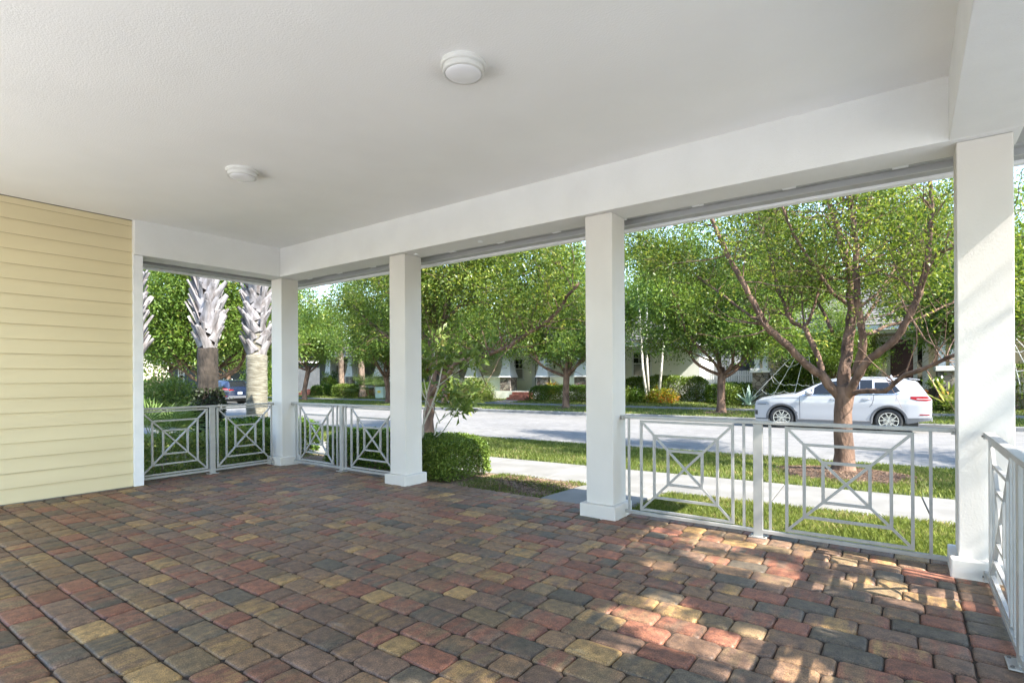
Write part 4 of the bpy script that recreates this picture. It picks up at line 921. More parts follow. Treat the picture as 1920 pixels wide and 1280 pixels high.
L_(m, tc.outputs['Object'], v1.inputs['Vector']); L_(m, tc.outputs['Object'], v2.inputs['Vector'])
r1 = ramp(m, [(0, (.16, .12, .10)), (.35, (.30, .26, .22)), (.7, (.20, .19, .19)), (1, (.42, .36, .28))]); sp = N_(m, 'ShaderNodeSeparateColor'); L_(m, v1.outputs['Color'], sp.inputs[0]); L_(m, sp.outputs[0], r1.inputs[0])
r2 = ramp(m, [(.02, (.25, .24, .22)), (.07, (1, 1, 1))]); L_(m, v2.outputs['Distance'], r2.inputs[0])
mx = N_(m, 'ShaderNodeMixRGB'); mx.blend_type = 'MULTIPLY'; mx.inputs[0].default_value = 1; L_(m, r1.outputs[0], mx.inputs[1]); L_(m, r2.outputs[0], mx.inputs[2]); L_(m, mx.outputs[0], bs.inputs['Base Color'])
bp = N_(m, 'ShaderNodeBump'); bp.inputs['Strength'].default_value = .8; bp.inputs['Distance'].default_value = .03; L_(m, r2.outputs[0], bp.inputs['Height']); L_(m, bp.outputs[0], bs.inputs['Normal']); M['stone'] = m
def roof_hip(o, x0, x1, y0, y1, z, h, over=.6):
    """tiled hip roof built of stepped tile courses"""
    a0, a1, b0, b1 = x0 - over, x1 + over, y0 - over, y1 + over; W = min(a1 - a0, b1 - b0) / 2; n = max(6, int(W / .32)); b = MB()
    for i in range(n):
        f0, f1 = i / n, (i + 1) / n; q0, q1 = W * f0, W * f1; z0, z1 = z + h * f0, z + h * f1 + .0; lip = .05
        lo = [(a0 + q0, b0 + q0), (a1 - q0, b0 + q0), (a1 - q0, b1 - q0), (a0 + q0, b1 - q0)]; hi = [(a0 + q1, b0 + q1), (a1 - q1, b0 + q1), (a1 - q1, b1 - q1), (a0 + q1, b1 - q1)]
        vs = [(x, y, z0) for x, y in lo] + [(x, y, z0 + lip) for x, y in lo] + [(x, y, z1 + .006) for x, y in hi]
        b.add(vs, [(k, (k + 1) % 4, 4 + (k + 1) % 4, 4 + k) for k in range(4)] + [(4 + k, 4 + (k + 1) % 4, 8 + (k + 1) % 4, 8 + k) for k in range(4)])
    r = b.build('roof', M['rooftile'], o)
    MB().box(a0 + .04, a1 - .04, b0 + .04, b1 - .04, z - .22, z - .002).build('eave_fascia', M['trim'], r)
    return r
def window(o, x0, x1, z0, z1, y, shutter=True):
    t = .11
    f = MB().box(x0, x0 + t, y - .06, y, z0, z1).box(x1 - t, x1, y - .06, y, z0, z1).box(x0 + t, x1 - t, y - .06, y, z1 - t, z1).box(x0 + t, x1 - t, y - .06, y, z0, z0 + t).box(x0 + t, x1 - t, y - .045, y - .01, (z0 + z1) / 2 - .03, (z0 + z1) / 2 + .03).build('window', M['trim'], o)
    MB().box(x0 + t, x1 - t, y - .012, y - .004, z0 + t, z1 - t).build('pane', M['glass'], f)
    MB().box(x0 - .05, x1 + .05, y - .11, y - .062, z0 - .06, z0 + .01).build('sill', M['trim'], f)
    mun = MB(); zm = (z0 + z1) / 2
    for k in (1, 2): xx = x0 + t + (x1 - x0 - 2 * t) * k / 3; mun.box(xx - .012, xx + .012, y - .03, y - .014, zm + .031, z1 - t)
    mun.box(x0 + t, x1 - t, y - .031, y - .0145, (zm + z1 - t) / 2 - .012, (zm + z1 - t) / 2 + .012); mun.build('muntin', M['trim'], f)
    if shutter:
        sh = MB(); n = int((zm - z0 - t - .05) / .055)
        for k in range(n): zz = z0 + t + .03 + k * .055; sh.add([(x0 + t + .03, y - .0135, zz), (x1 - t - .03, y - .0135, zz), (x1 - t - .03, y - .022, zz + .035), (x0 + t + .03, y - .022, zz + .035)], [(0, 1, 2, 3)])
        sh.build('blind', M['soffit'], f)
    return f
def flared(o, x, y, w=.84, zs=1.5, top=3.4):
    c = MB().box(x - w / 2, x + w / 2, y - w / 2, y + w / 2, -.1, zs - .03).build('stone_pier', M['stone'], o)
    b = MB(); rows = []
    for t, wd in ((0, 1.14), (.05, 1.08), (.12, .98), (.22, .87), (.35, .79), (.5, .73), (.7, .69), (1, .66)):
        h = wd / 2 * w; z = zs + (top - zs) * t; rows.append([(x - h, y - h, z), (x + h, y - h, z), (x + h, y + h, z), (x - h, y + h, z), (x - h, y - h, z)])
    b.grid(rows); h = .57 * w; b.box(x - h - .01, x + h + .01, y - h - .01, y + h + .01, zs - .03, zs)
    b.build('flared_column', M['trim'], o); return c
def lap(o, x0, x1, y, z0, z1, m, ex_=.2):
    b = MB(); z = z0; b.box(x0, x1, y + .03, y + .12, z0, z1)
    while z < z1 - .01:
        zt = min(z + ex_, z1); b.add([(x0, y, z), (x1, y, z), (x1, y + .022, zt), (x0, y + .022, zt), (x0, y + .03, z), (x1, y + .03, z)], [(0, 1, 2, 3), (4, 5, 1, 0)]); z += ex_
    return b.build('porch_half_wall', m, o)
def balus(o, x0, x1, y, z0, z1, n):
    r = MB().box(x0, x1, y - .03, y + .03, z1 - .05, z1).box(x0, x1, y - .025, y + .025, z0, z0 + .05).build('railing', M['trim'], o); b = MB()
    for k in range(n): xx = x0 + (x1 - x0) * (k + .5) / n; b.box(xx - .02, xx + .02, y - .02, y + .02, z0 + .05, z1 - .05)
    tag(b.build('balusters', M['trim'], r))
def entry(o, x0, x1, z0, z1, y, side=.2, m='door'):
    d = MB().box(x0, x1, y - .05, y - .005, z0, z1).build('door', M[m], o); w_ = x1 - x0
    p = MB()
    for (a, c, e, f) in ((.12, .44, .08, .36), (.56, .88, .08, .36), (.12, .44, .42, .68), (.56, .88, .42, .68), (.12, .44, .74, .93), (.56, .88, .74, .93)): p.box(x0 + w_ * a, x0 + w_ * c, y - .062, y - .051, z0 + (z1 - z0) * e, z0 + (z1 - z0) * f)
    p.build('panels', M[m], d, bevel=.008)
    MB().lathe([(.035, -.12), (.045, -.10), (.03, -.065)], 12, (x1 - .1, y, z0 + 1.0), 'Y').build('handle', M['track'], d)
    for a, c in ((x0 - side - .22, x0 - .12), (x1 + .12, x1 + side + .22)):
        s = MB().box(a, a + .05, y - .06, y, z0, z1).box(c - .05, c, y - .06, y, z0, z1).box(a + .05, c - .05, y - .06, y, z0, z0 + .3).box(a + .05, c - .05, y - .06, y, z1 - .12, z1).build('sidelight', M['trim'], o)
        MB().box(a + .05, c - .05, y - .02, y - .01, z0 + .3, z1 - .12).build('pane', M['glass'], s)
    MB().box(x0 - side - .42, x0 - side - .222, y - .075, y, z0, z1 + .2).box(x1 + side + .222, x1 + side + .42, y - .075, y, z0, z1 + .2).box(x0 - side - .222, x1 + side + .222, y - .075, y, z1 + .003, z1 + .2).box(x0 - .118, x0 - .002, y - .075, y, z0, z1).box(x1 + .002, x1 + .118, y - .075, y, z0, z1).build('door_frame', M['trim'], o)
# ---- pale green house in the middle
def H_(label, s, n): return thing('house', label, 'house', SP(s, n, 0), SA, 'houses across the street')
h = H_('pale green single-storey house with flared white columns on stone piers and brick steps', -17, 31)
MB().box(-11.2, 4.0, 3.0, 14, -.1, 3.35).build('wall', M['wallgreen'], h)
MB().box(4.0, 8.6, 2.6, 14, -.1, 3.35).build('wall', M['wallgreen'], h)
MB().box(8.6, 9.6, 6.2, 14, -.1, 3.35).build('wall', M['wallgrey'], h)
MB().box(-7.3, 3.9, -.38, 2.99, -.05, .55).build('porch_floor', M['wallgreen'], h)
for x in (-6.5, -3.55, -.65, 2.1): flared(h, x, .05)
for a, c in ((-6.06, -3.99), (-.21, 1.66)):
    lap(h, a, c, -.12, .1, 1.46, M['wallgreen']); MB().box(a, c, -.2, .12, 1.465, 1.56).build('cap', M['trim'], h)
for k in range(3): MB().box(-2.75, -1.35, -.4 - .34 * (3 - k) + .0, -.39 - .34 * (2 - k) , -.04, .165 * (k + 1)).build('step', M['brick'], h, bevel=.01)
roof_hip(h, -11.2, 8.6, -.2, 14, 3.45, 2.9)
entry(h, -2.9, -2.35, .56, 2.95, 3.0, .06, 'black'); window(h, -10.3, -9.1, 1.3, 2.9, 3.0); window(h, -5.3, -4.1, 1.3, 2.9, 3.0); window(h, .5, 1.7, 1.3, 2.9, 3.0)
window(h, 4.35, 5.65, 1.45, 3.15, 2.6)
for x, z in ((-1.55, 2.1), ): MB().box(x - .05, x + .05, 2.9, 3.0, z, z + .28).build('wall_lamp', M['black'], h, bevel=.01)
# ---- beige house on the right
h = H_('beige house with white twin columns, dark red front door and tiled roof', 0, 31)
MB().box(-5.2, 9.5, 3.2, 14, -.1, 3.75).build('wall', M['wallbeige'], h)
MB().box(-5.3, 9.5, -.1, 3.19, -.05, .62).build('porch_floor', M['stone'], h)
for x, tw in ((-4.6, 1), (3.05, 1), (8.5, 1)):
    MB().box(x - .38, x + .38, -.38, .38, -.1, 1.64).build('stone_pier', M['stone'], h)
    MB().box(x - .47, x + .47, -.47, .47, 1.643, 1.86).build('pier_cap', M['trim'], h, bevel=.02)
    for q in (-.2, .2): MB().box(x + q - .125, x + q + .125, -.125, .125, 1.861, 3.45).build('column', M['trim'], h)
MB().box(-5.2, 9.3, -.2, .2, 3.45, 3.66).build('porch_beam', M['trim'], h)
balus(h, -4.2, -.2, 0, .7, 1.6, 34); balus(h, 3.45, 8.1, 0, .7, 1.6, 36)
roof_hip(h, -5.2, 9.5, -.2, 14, 3.8, 3.2)
entry(h, 1.05, 2.0, .63, 3.3, 3.2); window(h, -3.9, -2.3, 1.2, 3.0, 3.2); window(h, 4.2, 5.8, 1.2, 3.0, 3.2)
l = MB().lathe([(.02, 3.45), (.02, 3.4), (.09, 3.36), (.13, 3.30)], 6, (1.78, 1.2, 0)).lathe([(.09, 3.12), (.04, 3.07)], 6, (1.78, 1.2, 0))
for k in range(6): a = k * math.pi / 3; l.bar((1.78 + .12 * math.cos(a), 1.2 + .12 * math.sin(a), 3.3), (1.78 + .09 * math.cos(a), 1.2 + .09 * math.sin(a), 3.12), .014)
l.build('hanging_lantern', M['black'], h)
for k in range(3): MB().box(.6, 2.5, -.11 - .34 * (3 - k), -.1 - .34 * (2 - k), -.04, .02 + .2 * (k + .1)).build('step', M['stone'], h)
# ---- house far left with baluster railing
h = H_('grey-white house far left with flared columns and a white baluster railing', -37, 31)
MB().box(-7.5, 8.0, 3, 14, -.1, 3.4).build('wall', M['wallgrey'], h); MB().box(-5.2, 7.5, -.1, 2.99, -.05, .5).build('porch_floor', M['brick'], h)
for x in (-2.2, .6, 4.0, 7.0): flared(h, x, .1, .8, 1.62)
balus(h, -1.8, .2, 0, .7, 1.55, 14); balus(h, 1.0, 3.6, 0, .7, 1.55, 16); balus(h, 4.4, 6.6, 0, .7, 1.55, 16)
roof_hip(h, -7.5, 8, -.2, 14, 3.5, 2.9); entry(h, -4.6, -3.7, .52, 2.8, 3.0); window(h, 1.2, 2.6, 1.2, 2.9, 3.0, False)
for k in range(3): MB().box(-5.6, -3.9, -.11 - .34 * (3 - k), -.1 - .34 * (2 - k), -.04, .02 + .17 * (k + .1)).build('step', M['brick'], h)
# ---- small white house at the far end of the street, far right neighbour
h = H_('plain grey house glimpsed behind the palms and the blue car', -64, 31)
MB().box(-8, 9, 2, 14, -.1, 3.4).build('wall', noisy('dark_grey_wall', (.05, .055, .06), (.07, .075, .08), 2, .9), h); roof_hip(h, -8, 9, 1, 14, 3.5, 2.8)
for x in (-5, 0, 5): window(h, x - .7, x + .7, 1.1, 2.9, 2.0, False)
h = H_('grey and white house set back between the pale green and the beige one', -6.4, 44)
MB().box(-4, 4, 0, 8, -.1, 5.6).build('wall', M['wallgrey'], h); roof_hip(h, -4, 4, 0, 8, 5.7, 2); window(h, -2.6, -1.4, 1.2, 3, 0, False); window(h, .6, 1.8, 1.2, 3, 0, False); window(h, -.6, .6, 3.8, 5.2, 0, False)
h = H_('two-storey white house far right behind the beige one', 8.5, 52)
MB().box(-8, 12, 0, 10, -.1, 7.4).build('wall', M['trim'], h); roof_hip(h, -8, 12, 0, 10, 7.5, 2.6)
for x in (-6, -3, 0, 3, 6): window(h, x - .6, x + .6, 4.6, 6.4, 0, False)
# white picket fence in the gap between the houses
o = thing('garden_fence', 'white garden fence in the gap between the two nearest houses', 'fence', SP(-8.3, 34.5, 0), SA)
b = MB(); b.box(0, 3.0, -.02, .02, .35, .42); b.box(0, 3.0, -.02, .02, 1.5, 1.57)
b.build('fence_rail', M['trim'], o); b = MB()
for k in range(24): b.box(k * .125, k * .125 + .1, -.045, -.021, .05, 1.8)
b.build('fence_boards', M['trim'], o)
# utility box
o = thing('utility_box', 'pale green utility box by the far sidewalk', 'utility box', SP(-30.6, 29.0, gh(29)), SA)
M['box'] = noisy('box_green', (.42, .50, .42), (.50, .58, .50), 3, .5); MB().box(-.42, .42, -.35, .35, 0, .78).build('cabinet', M['box'], o, bevel=.03); MB().box(-.46, .46, -.40, .38, .781, .86).build('lid', M['box'], o, bevel=.03)
MB().box(-.16, .16, -.362, -.352, .42, .60).build('warning_label', noisy('label_yellow', (.7, .5, .05), (.8, .6, .1), 5, .5), o)
# storm drain at the far kerb
o = thing('storm_drain', 'dark storm drain inlet in the far kerb', 'drain', SP(-18.0, 22.93, -.3), SA)
MB().box(-.75, .75, -.06, -.035, .0, .125).build('opening', M['black'], o); MB().box(-.95, .95, -.09, .35, .128, .165).build('lid', M['gutter'], o, bevel=.01)
# ---- pumpkins, webs
def pumpkin(loc, r, label, face):
    o = thing('pumpkin', label, 'pumpkin', loc, SA)
    MB().lathe([(r * math.cos(t) * 1.0 + .001, r * .82 + r * .82 * math.sin(t)) for t in np.linspace(-1.5, 1.5, 17)], 48, (0, 0, 0), 'Z', lambda t, z: 1 - .075 * abs(math.cos(t * 5))).build('shell', M['pumpkin'], o, True)
    MB().tube([(0, 0, r * 1.6), (.01, 0, r * 1.75), (.04, .01, r * 1.95)], [.035, .025, .022], 7).build('stem', M['frond'], o)
    if face:
        def Pf(u, v, e=1.012):
            th = u / r; z = r * .82 + v; q = math.sqrt(max(1 - (v / (r * .82)) ** 2, .05)); return (r * q * math.sin(th) * e, -r * q * math.cos(th) * e - .004, z)
        for nm, poly in (('eye', [(-.5, .2), (-.16, .18), (-.3, .5)]), ('eye', [(.5, .2), (.16, .18), (.3, .5)]), ('nose', [(-.09, .0), (.09, .0), (0, .14)])):
            MB().add([Pf(u * r, v * r) for u, v in poly], [(0, 1, 2)]).build(nm, M['black'], o)
        us = np.linspace(-.6, .6, 13); up_ = [Pf(u * r, (-.18 - .22 * (1 - (u / .6) ** 2)) * r) for u in us]; dn = [Pf(u * r, (-.18 - .22 * (1 - (u / .6) ** 2) - .16 * (1 - (u / .62) ** 2) * (1 if i % 3 else .45)) * r) for i, u in enumerate(us)]
        b = MB(); b.grid([up_, dn]); b.build('mouth', M['black'], o)
MB().box(2.4, 3.1, -2.1, -1.3, 0, .1)
pl = thing('stone_block', 'stone block the carved pumpkin sits on', 'stone', SP(2.86, 29.9, 0), SA); MB().box(-.3, .3, -.25, .25, 0, .38).build('block', M['stone'], pl)
pumpkin(SP(2.86, 29.9, .382), .23, 'orange pumpkin with a carved smiling face on the stone block', True)
pumpkin(SP(2.15, 30.75, .42), .25, 'plain orange pumpkin on the steps behind the SUV tail', False)
o = thing('plant_pot', 'black pot of dark leaves beside the plain pumpkin', 'plant pot', SP(2.55, 30.4, 0), SA)
MB().lathe([(.16, 0), (.2, .4), (.23, .85), (.25, .87)], 20).build('pot', M['black'], o, True)
raw_quads('plant', leaf_quads(np.array([0, 0, 1.1]) + rng.normal(size=(260, 3)) * np.array([.16, .14, .15]), .14, .5), M['hedge'], o)
def web(label, strands, arcs, N0, r=.013):
    P0 = at(*strands[0][0], N0); o = thing('spider_web', label, 'decoration', P0)
    def A(p): return at(p[0], p[1], N0 + p[2] if len(p) > 2 else N0)
    b = MB(P0)
    for p, q in strands: b.tube([A(p), A(q)], r, 5)
    b.build('strand', M['rope'], o); b = MB(P0)
    for ar in arcs:
        pts = []
        for (p, q) in zip(ar, ar[1:]):
            a, c = A(p), A(q); pts += [a, a.lerp(c, .25) + Vector((0, 0, -.045)), a.lerp(c, .5) + Vector((0, 0, -.06)), a.lerp(c, .75) + Vector((0, 0, -.045))]
        pts.append(A(ar[-1])); b.tube(pts, r * .9, 5)
    b.build('cross_thread', M['rope'], o)
web('white rope spider web stretched over the garden beside the white SUV', [((1394, 762), (1500, 652)), ((1448, 744), (1502, 652)), ((1489, 740), (1510, 655)), ((1526, 722), (1516, 664)), ((1415, 744), (1416, 741))],
    [[(1471, 680), (1478, 687), (1486, 685), (1500, 678)], [(1494, 661), (1503, 670), (1512, 668), (1518, 666)], [(1446, 706), (1453, 719), (1468, 712)], [(1450, 706), (1466, 720), (1480, 720), (1496, 719), (1511, 722), (1528, 719)], [(1428, 730), (1440, 738), (1452, 735), (1470, 733), (1500, 737)]], 29.2)
web('white rope spider web showing past the right edge column', [((1900, 640), (1930, 700)), ((1902, 632), (1960, 690)), ((1908, 630), (1990, 660)), ((1896, 655), (1912, 720))],
    [[(1900, 655), (1912, 660), (1925, 650), (1945, 645)], [(1898, 690), (1915, 695), (1935, 685), (1960, 670)]], 29.0)
# ================================================================== CARS
KX = [0, .05, .2, .5, .9, 1.25, 1.5, 1.8, 2.1, 2.4, 2.9, 3.5, 4.0, 4.35, 4.52, 4.60, 4.72, 4.84, 4.90, 4.93]
KT = [.78, .94, 1.03, 1.10, 1.165, 1.21, 1.33, 1.49, 1.62, 1.69, 1.735, 1.74, 1.715, 1.675, 1.65, 1.60, 1.42, 1.22, 1.13, 1.08]
KS = [.70, .85, .95, 1.02, 1.07, 1.11, 1.13, 1.14, 1.15, 1.155, 1.165, 1.18, 1.20, 1.22, 1.23, 1.23, 1.21, 1.14, 1.07, 1.03]
KR = [.62, .70, .76, .80, .80, .78, .735, .705, .69, .685, .68, .675, .665, .655, .64, .65, .67, .70, .70, .68]
KD = [.03, .03, .035, .045, .05, .05, .05, .05, .05, .06, .065, .065, .06, .055, .05, .05, .05, .05, .04, .03]
KP = [.74, .82, .885, .94, .968, .978, .983, .985, .985, .985, .985, .985, .983, .968, .95, .94, .915, .875, .84, .80]
KB = [.40, .25, .23, .25, .27, .27, .27, .27, .27, .27, .27, .27, .28, .32, .36, .38, .40, .42, .44, .47]
def ki(K, x): return float(np.interp(x, KX, K))
XF, XR, AR, WZ = .88, 3.855, .425, .372
def facz(z): return float(np.interp(z, [.2, .35, .5, .68, .86, 1.0, 1.08, 1.24], [.945, .962, .978, .985, 1.0, .994, .980, .945]))
def section(x, arch=True):
    zT, zS, yR, zR, pl, zb = ki(KT, x), ki(KS, x), ki(KR, x), ki(KT, x) - ki(KD, x), ki(KP, x), ki(KB, x)
    if arch:
        for c in (XF, XR):
            if abs(x - c) < AR: zb = max(zb, WZ + math.sqrt(AR ** 2 - (x - c) ** 2))
    zS = min(zS, zR - .02); pts = []
    for i in range(10): z = zb + (zS - zb) * i / 9; pts.append((pl * facz(z), z))
    y0, z0 = pts[-1]
    for t in (.12, .3, .5, .7, .88, 1): pts.append((y0 + (yR - y0) * t - .0 + .035 * math.sin(math.pi * t) * (1 if zR - zS > .3 else .3), z0 + (zR - z0) * t))
    for t in (.25, .5, .75, 1): pts.append((yR * (1 - t), zR + (zT - zR) * math.sin(math.pi / 2 * min(t * 1.15, 1))))
    return pts
def ys(x, z):
    p = section(x, False); zz = [q[1] for q in p[:16]]; yy = [q[0] for q in p[:16]]; return float(np.interp(z, zz, yy))
def side_patch(b, lo, hi, x0, x1, off=.004, nx=18, nz=6, sides=(-1, 1)):
    for s in sides:
        rows = []
        for i in range(nx + 1):
            x = x0 + (x1 - x0) * i / nx; a, c = lo(x), hi(x); c = max(c, a + .0005)
            rows.append([(x, s * (ys(x, a + (c - a) * j / nz) + off), a + (c - a) * j / nz) for j in range(nz + 1)])
        b.grid(rows)
def suv(label, s, n, paint, detail=True, plate=False, name='parked_car', rim_rot=0):
    o = thing(name, label, 'car', SP(s, n, gh(n) + .004), SA)
    MP = mat('car_paint_' + name, paint, .22, 0); MP.node_tree.nodes['Principled BSDF'].inputs['Coat Weight'].default_value = .8; MP.node_tree.nodes['Principled BSDF'].inputs['Coat Roughness'].default_value = .04
    clad = mat('grey_cladding', (.09, .095, .105), .55); chrome = mat('chrome', (.7, .7, .72), .15, 1); red = mat('red_lens', (.22, .005, .008), .12); tyre = noisy('tyre_rubber', (.018, .018, .018), (.03, .03, .03), 30, .75)
    rim = mat('alloy', (.55, .55, .56), .25, 1); lens = mat('headlamp_lens', (.30, .33, .38), .06, .2)
    xs = sorted(set([round(x, 3) for x in np.arange(0, 4.931, .04)] + KX + [XF - AR + .001, XF + AR - .001, XR - AR + .001, XR + AR - .001, XF - AR - .001, XF + AR + .001, XR - AR - .001, XR + AR + .001])); b = MB(); rows = []
    for x in xs:
        p = section(x); rows.append([(x, -y, z) for y, z in p] + [(x, y, z) for y, z in p[-2::-1]])
    b.grid(rows); b.add(rows[0], [tuple(range(len(rows[0])))]); b.add(rows[-1], [tuple(range(len(rows[0])))[::-1]])
    body = b.build('body', MP, o); me = body.data; bm = bmesh.new(); bm.from_mesh(me); bmesh.ops.remove_doubles(bm, verts=bm.verts, dist=.0005); bmesh.ops.recalc_face_normals(bm, faces=bm.faces)
    for f in bm.faces: f.smooth = True
    bm.to_mesh(me); bm.free()
    e = body.modifiers.new('split', 'EDGE_SPLIT'); e.split_angle = R(38)
    # underside and wheel wells
    b = MB(); b.box(.5, 4.6, -.72, .72, .22, .40); b.box(1.3, 3.4, -.9, .9, .24, .36)
    b.build('underbody', M['black'], o)
    for c in (XF, XR):
        for sd in (-1, 1):
            rows = [[(c + .44 * math.cos(t), sd * yy, WZ + .44 * math.sin(t)) for yy in (.60, .90)] for t in np.linspace(-.2, math.pi + .2, 15)]; b = MB(); b.grid(rows)
            b.add([(c + .44 * math.cos(t), sd * .60, WZ + .44 * math.sin(t)) for t in np.linspace(0, 2 * math.pi, 20)[:-1]], [tuple(range(19))]); b.build('wheel_well', M['black'], o)
    # cladding: arch rings, sills, valances
    b = MB()
    for c in (XF, XR):
        for sd in (-1, 1):
            rows = []
            for t in np.linspace(-.12, math.pi + .12, 30):
                r_ = []
                for q in (AR - .012, AR + .02, AR + .058, AR + .07):
                    x, z = c + q * math.cos(t), WZ + q * math.sin(t); r_.append((x, sd * (ys(min(max(x, .02), 4.92), max(z, .2)) + (.014 if q in (AR + .02, AR + .058) else -.01)), z))
                rows.append(r_)
            b.grid(rows)
    side_patch(b, lambda x: .205, lambda x: .335, XF + AR + .02, XR - AR - .02, .012)
    side_patch(b, lambda x: ki(KB, x) - .02, lambda x: .50 - .05 * (4.93 - x), XR + AR + .03, 4.915, .010)
    b.add([(4.936, y, z) for y, z in ((-.80, .44), (.80, .44), (.80, .60), (-.80, .60))], [(0, 1, 2, 3)])
    b.build('cladding', clad, o)
    for sd in (-1, 1): b = MB(); side_patch(b, lambda x: .342, lambda x: .356, XF + AR + .02, XR - AR - .02, .010, sides=(sd,)); b.build('sill_trim', chrome, o)
    b = MB(); b.add([(x, sd * y, z) for x, y, z in ()], []) if False else None
    b.box(4.925, 4.955, -.62, -.42, .40, .47).box(4.925, 4.955, .42, .62, .40, .47); b.box(4.90, 4.945, -.9 * .9, -.72, .38, .52) ; b.build('exhaust_trim', chrome, o, bevel=.008)
    # glass
    aline = lambda x: 1.17 + (x - 1.56) * .74
    top = lambda x: min(ki(KT, x) - ki(KD, x) - .035, aline(x))
    def rearl(x): return min(top(x), 1.56 - max(0, x - 3.95) * 1.35)
    belt = lambda x: ki(KS, x) + .02
    gl = []
    for nm, x0, x1, lo, hi in (('side_window', 1.56, 2.60, belt, top), ('side_window', 2.68, 3.10, belt, top), ('side_window', 3.115, 3.44, belt, top), ('side_window', 3.50, 4.16, lambda x: belt(x) + max(0, x - 4.0) * .45, rearl)):
        for sd in (-1, 1):
            b = MB(); side_patch(b, lo, hi, x0, x1, .005, sides=(sd,)); b.build(nm, M['glass'], o, True)
    b = MB(); side_patch(b, lambda x: belt(x) - .028, lambda x: belt(x) - .006, 1.5, 4.12, .009); b.build('window_trim', chrome, o)
    b = MB(); rows = []
    for i in range(13):
        x = 1.30 + (2.14 - 1.30) * i / 12; yR = ki(KR, x) * .93; zT = ki(KT, x); zR = zT - ki(KD, x); rows.append([(x - .004, yR * u, zR + (zT - zR) * math.cos(u * u * 1.35) ** .7 + .012) for u in np.linspace(-1, 1, 13)])
    b.grid(rows); b.build('windscreen', M['glass'], o, True)
    b = MB(); rows = []
    for i in range(9):
        x = 4.60 + (4.83 - 4.60) * i / 8; yR = ki(KR, x) * .9; zT = ki(KT, x); rows.append([(x + .010, yR * u, zT + .008 - .03 * u * u) for u in np.linspace(-1, 1, 11)])
    b.grid(rows); b.build('rear_window', M['glass'], o, True)
    b = MB(); b.add([(4.38, -.60, 1.665), (4.38, .60, 1.665), (4.66, .56, 1.62), (4.66, -.56, 1.62), (4.38, -.60, 1.69), (4.38, .60, 1.69), (4.66, .56, 1.645), (4.66, -.56, 1.645)], [(0, 3, 2, 1), (4, 5, 6, 7), (0, 1, 5, 4), (1, 2, 6, 5), (2, 3, 7, 6), (3, 0, 4, 7)]); b.build('spoiler', MP, o, bevel=.008)
    b = MB()
    for sd in (-1, 1): b.tube([(x, sd * (ki(KR, x) + .0), ki(KT, x) - ki(KD, x) + .035 + (-.03 if x in (2.0, 4.3) else 0)) for x in (2.0, 2.15, 2.6, 3.2, 3.8, 4.15, 4.3)], .014, 6)
    b.build('roof_rail', MP, o, True)
    MB().lathe([(.03, 1.735), (.045, 1.74), (.02, 1.79), (.004, 1.80)], 8, (3.95, 0, -.015)).build('antenna', MP, o)
    # seams
    b = MB(); sw = .013
    for x, a, c in ((1.42, .36, 1.10), (2.64, .36, 1.15)): side_patch(b, lambda q: a, lambda q: c, x, x + sw, .003, 1, 10)
    for sd in (-1, 1):
        pts = [(3.47, 1.17), (3.46, 1.02), (3.42, .88), (3.36, .80), (3.36, .79)]
        rows = [[(x, sd * (ys(x, z) + .003), z), (x + sw, sd * (ys(x, z) + .003), z)] for x, z in pts]; b.grid(rows)
    side_patch(b, lambda q: 1.035, lambda q: 1.047, .55, 1.40, .003, 10, 1)
    b.build('panel_gap', M['black'], o)
    for x, z in ((2.42, 1.02), (3.28, 1.04)):
        for sd in (-1, 1): yy = sd * (ys(x, z) + .022); MB().tube([(x - .11, sd * (ys(x, z) - .005), z), (x - .09, yy, z), (x + .07, yy, z + .004), (x + .10, sd * (ys(x, z) - .005), z + .004)], .013, 7).build('door_handle', chrome, o, True)
    # fender vent
    b = MB(); side_patch(b, lambda x: .52 + (1.36 - x) * 1.6 * .55, lambda x: .56 + (1.36 - x) * 1.6 * .62, 1.26, 1.36, .006, 6, 2); b.build('fender_vent', clad, o)
    # mirrors
    for sd in (-1, 1):
        m_ = MB(); m_.lathe([(.001, -.13), (.05, -.12), (.078, -.06), (.085, .02), (.07, .08), (.001, .10)], 14, (0, 0, 0), 'Y'); m_.v = [Vector((1.68 + p.x * 1.2, sd * 1.03 + p.y, 1.225 + p.z * .95)) for p in m_.v]; m_.build('mirror', MP, o, True)
        MB().bar((1.68, sd * .90, 1.15), (1.68, sd * 1.0, 1.19), .05, .03).build('mirror_stem', M['black'], o)
    # lights
    for sd in (-1, 1):
        b = MB(); side_patch(b, lambda x: .775 + .04 * (x - .1), lambda x: .87 + .10 * (x - .1) - max(0, x - .42) * .9, .07, .50, .006, 10, 4, (sd,)); hl = b.build('headlight', lens, o, True)
        b = MB(); side_patch(b, lambda x: .81, lambda x: .83, .12, .40, .010, 8, 1, (sd,)); b.build('lamp_bar', M['black'], hl)
        b = MB(); side_patch(b, lambda x: 1.0 + max(0, 4.62 - x) * .28, lambda x: 1.135 + min(0, x - 4.62) * .02 - max(0, x - 4.8) * .4, 4.40, 4.918, .008, 14, 4, (sd,))
        y0 = .80 * sd; b.add([(4.938, sd * .44, .99), (4.938, sd * .79, .96), (4.938, sd * .77, 1.05), (4.938, sd * .46, 1.04)], [(0, 1, 2, 3)]); tl = b.build('taillight', red, o, True)
        b = MB(); side_patch(b, lambda x: 1.05, lambda x: 1.068, 4.55, 4.90, .012, 8, 1, (sd,)); b.build('lamp_bar', mat('pale_lens', (.7, .45, .45), .2), tl)
        b = MB(); side_patch(b, lambda x: .57, lambda x: .60, 4.62, 4.87, .012, 8, 1, (sd,)); b.build('reflector', red, o)
        b = MB(); side_patch(b, lambda x: .45, lambda x: .60, .03, .12, .006, 5, 4, (sd,)); b.build('air_intake', M['black'], o)
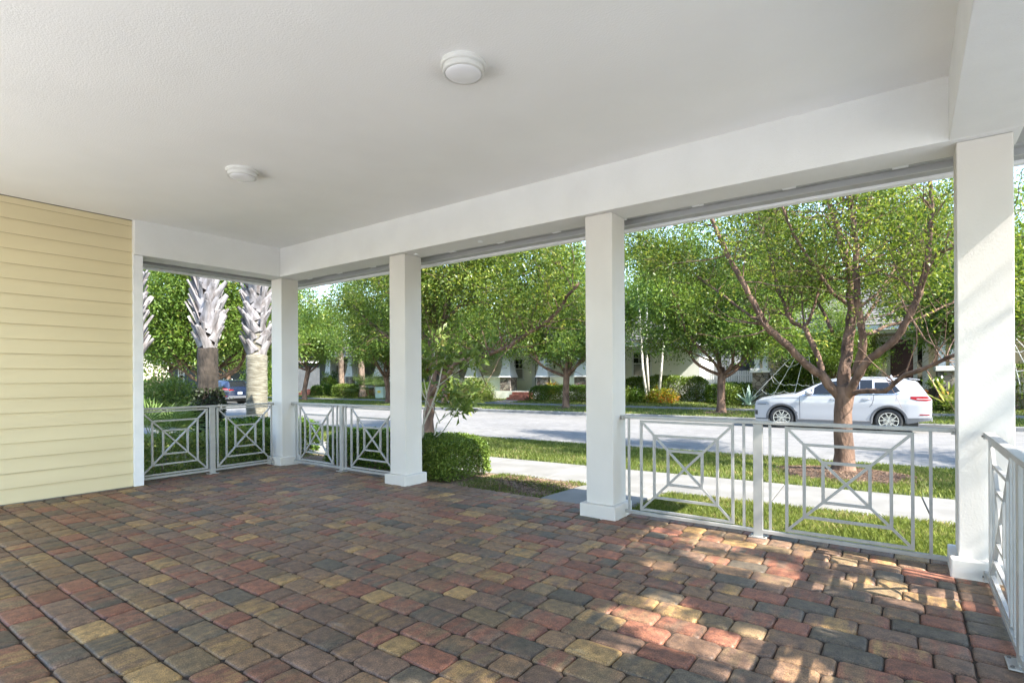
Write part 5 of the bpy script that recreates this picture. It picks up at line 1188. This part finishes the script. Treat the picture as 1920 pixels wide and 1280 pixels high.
        b = MB(); side_patch(b, lambda x: .30, lambda x: .34, .06, .42, .010, 5, 2, (sd,)); b.build('front_lip', clad, o)
    b = MB(); b.add([(-.004, y, z) for y, z in ((-.5, .58), (.5, .58), (.46, .74), (-.46, .74))], [(0, 1, 2, 3)]); b.build('grille', M['black'], o)
    if plate: MB().box(4.937, 4.945, -.155, .155, .70, .86).build('number_plate', mat('plate_white', (.7, .74, .72), .4), o)
    # wheels
    for c in (XF, XR):
        for sd in (-1, 1):
            yo = sd * .945
            t = MB().lathe([(.255, -.115), (.33, -.125), (.36, -.105), (.368, -.06), (.368, .06), (.36, .105), (.33, .125), (.255, .115)], 40, (c, sd * .83, WZ), 'Y', ring=True).build('tyre', tyre, o, True)
            q = MB(); q.lathe([(.262, -.012), (.262, .012), (.245, .014), (.235, -.01)], 40, (c, yo, WZ), 'Y', ring=True)
            for k in range(5):
                a = k * 2 * math.pi / 5 + math.pi / 2 + rim_rot; P = lambda r_, an, y=0: (c + r_ * math.cos(an), yo - sd * .004 + y, WZ + r_ * math.sin(an))
                q.bar(P(.03, a), P(.13, a - .16), .034, .03, (0, 1, 0)); q.bar(P(.03, a), P(.13, a + .16), .034, .03, (0, 1, 0))
                q.bar(P(.125, a - .16), P(.25, a - .34), .030, .03, (0, 1, 0)); q.bar(P(.125, a + .16), P(.25, a + .34), .030, .03, (0, 1, 0))
            q.lathe([(.045, -.02), (.045, .02), (.001, .024)], 16, (c, yo, WZ), 'Y'); q.build('rim', rim, o)
            MB().lathe([(.25, -.02), (.25, -.01), (.001, -.01)], 30, (c, yo - sd * .05, WZ), 'Y').build('wheel_back', mat('dark_metal', (.03, .03, .03), .5, .5), o)
            MB().lathe([(.15, -.01), (.15, .0), (.001, .0)], 24, (c, yo - sd * .035, WZ), 'Y').build('brake_disc', mat('disc_metal', (.25, .25, .26), .35, 1), o)
    return o
suv('white SUV parked against the far kerb, nose to the left', -3.28, 21.3, (.36, .365, .385))
suv('dark blue SUV seen from behind at the far left, between the two palm trunks', -41.6, 21.4, (.009, .015, .036), plate=True)
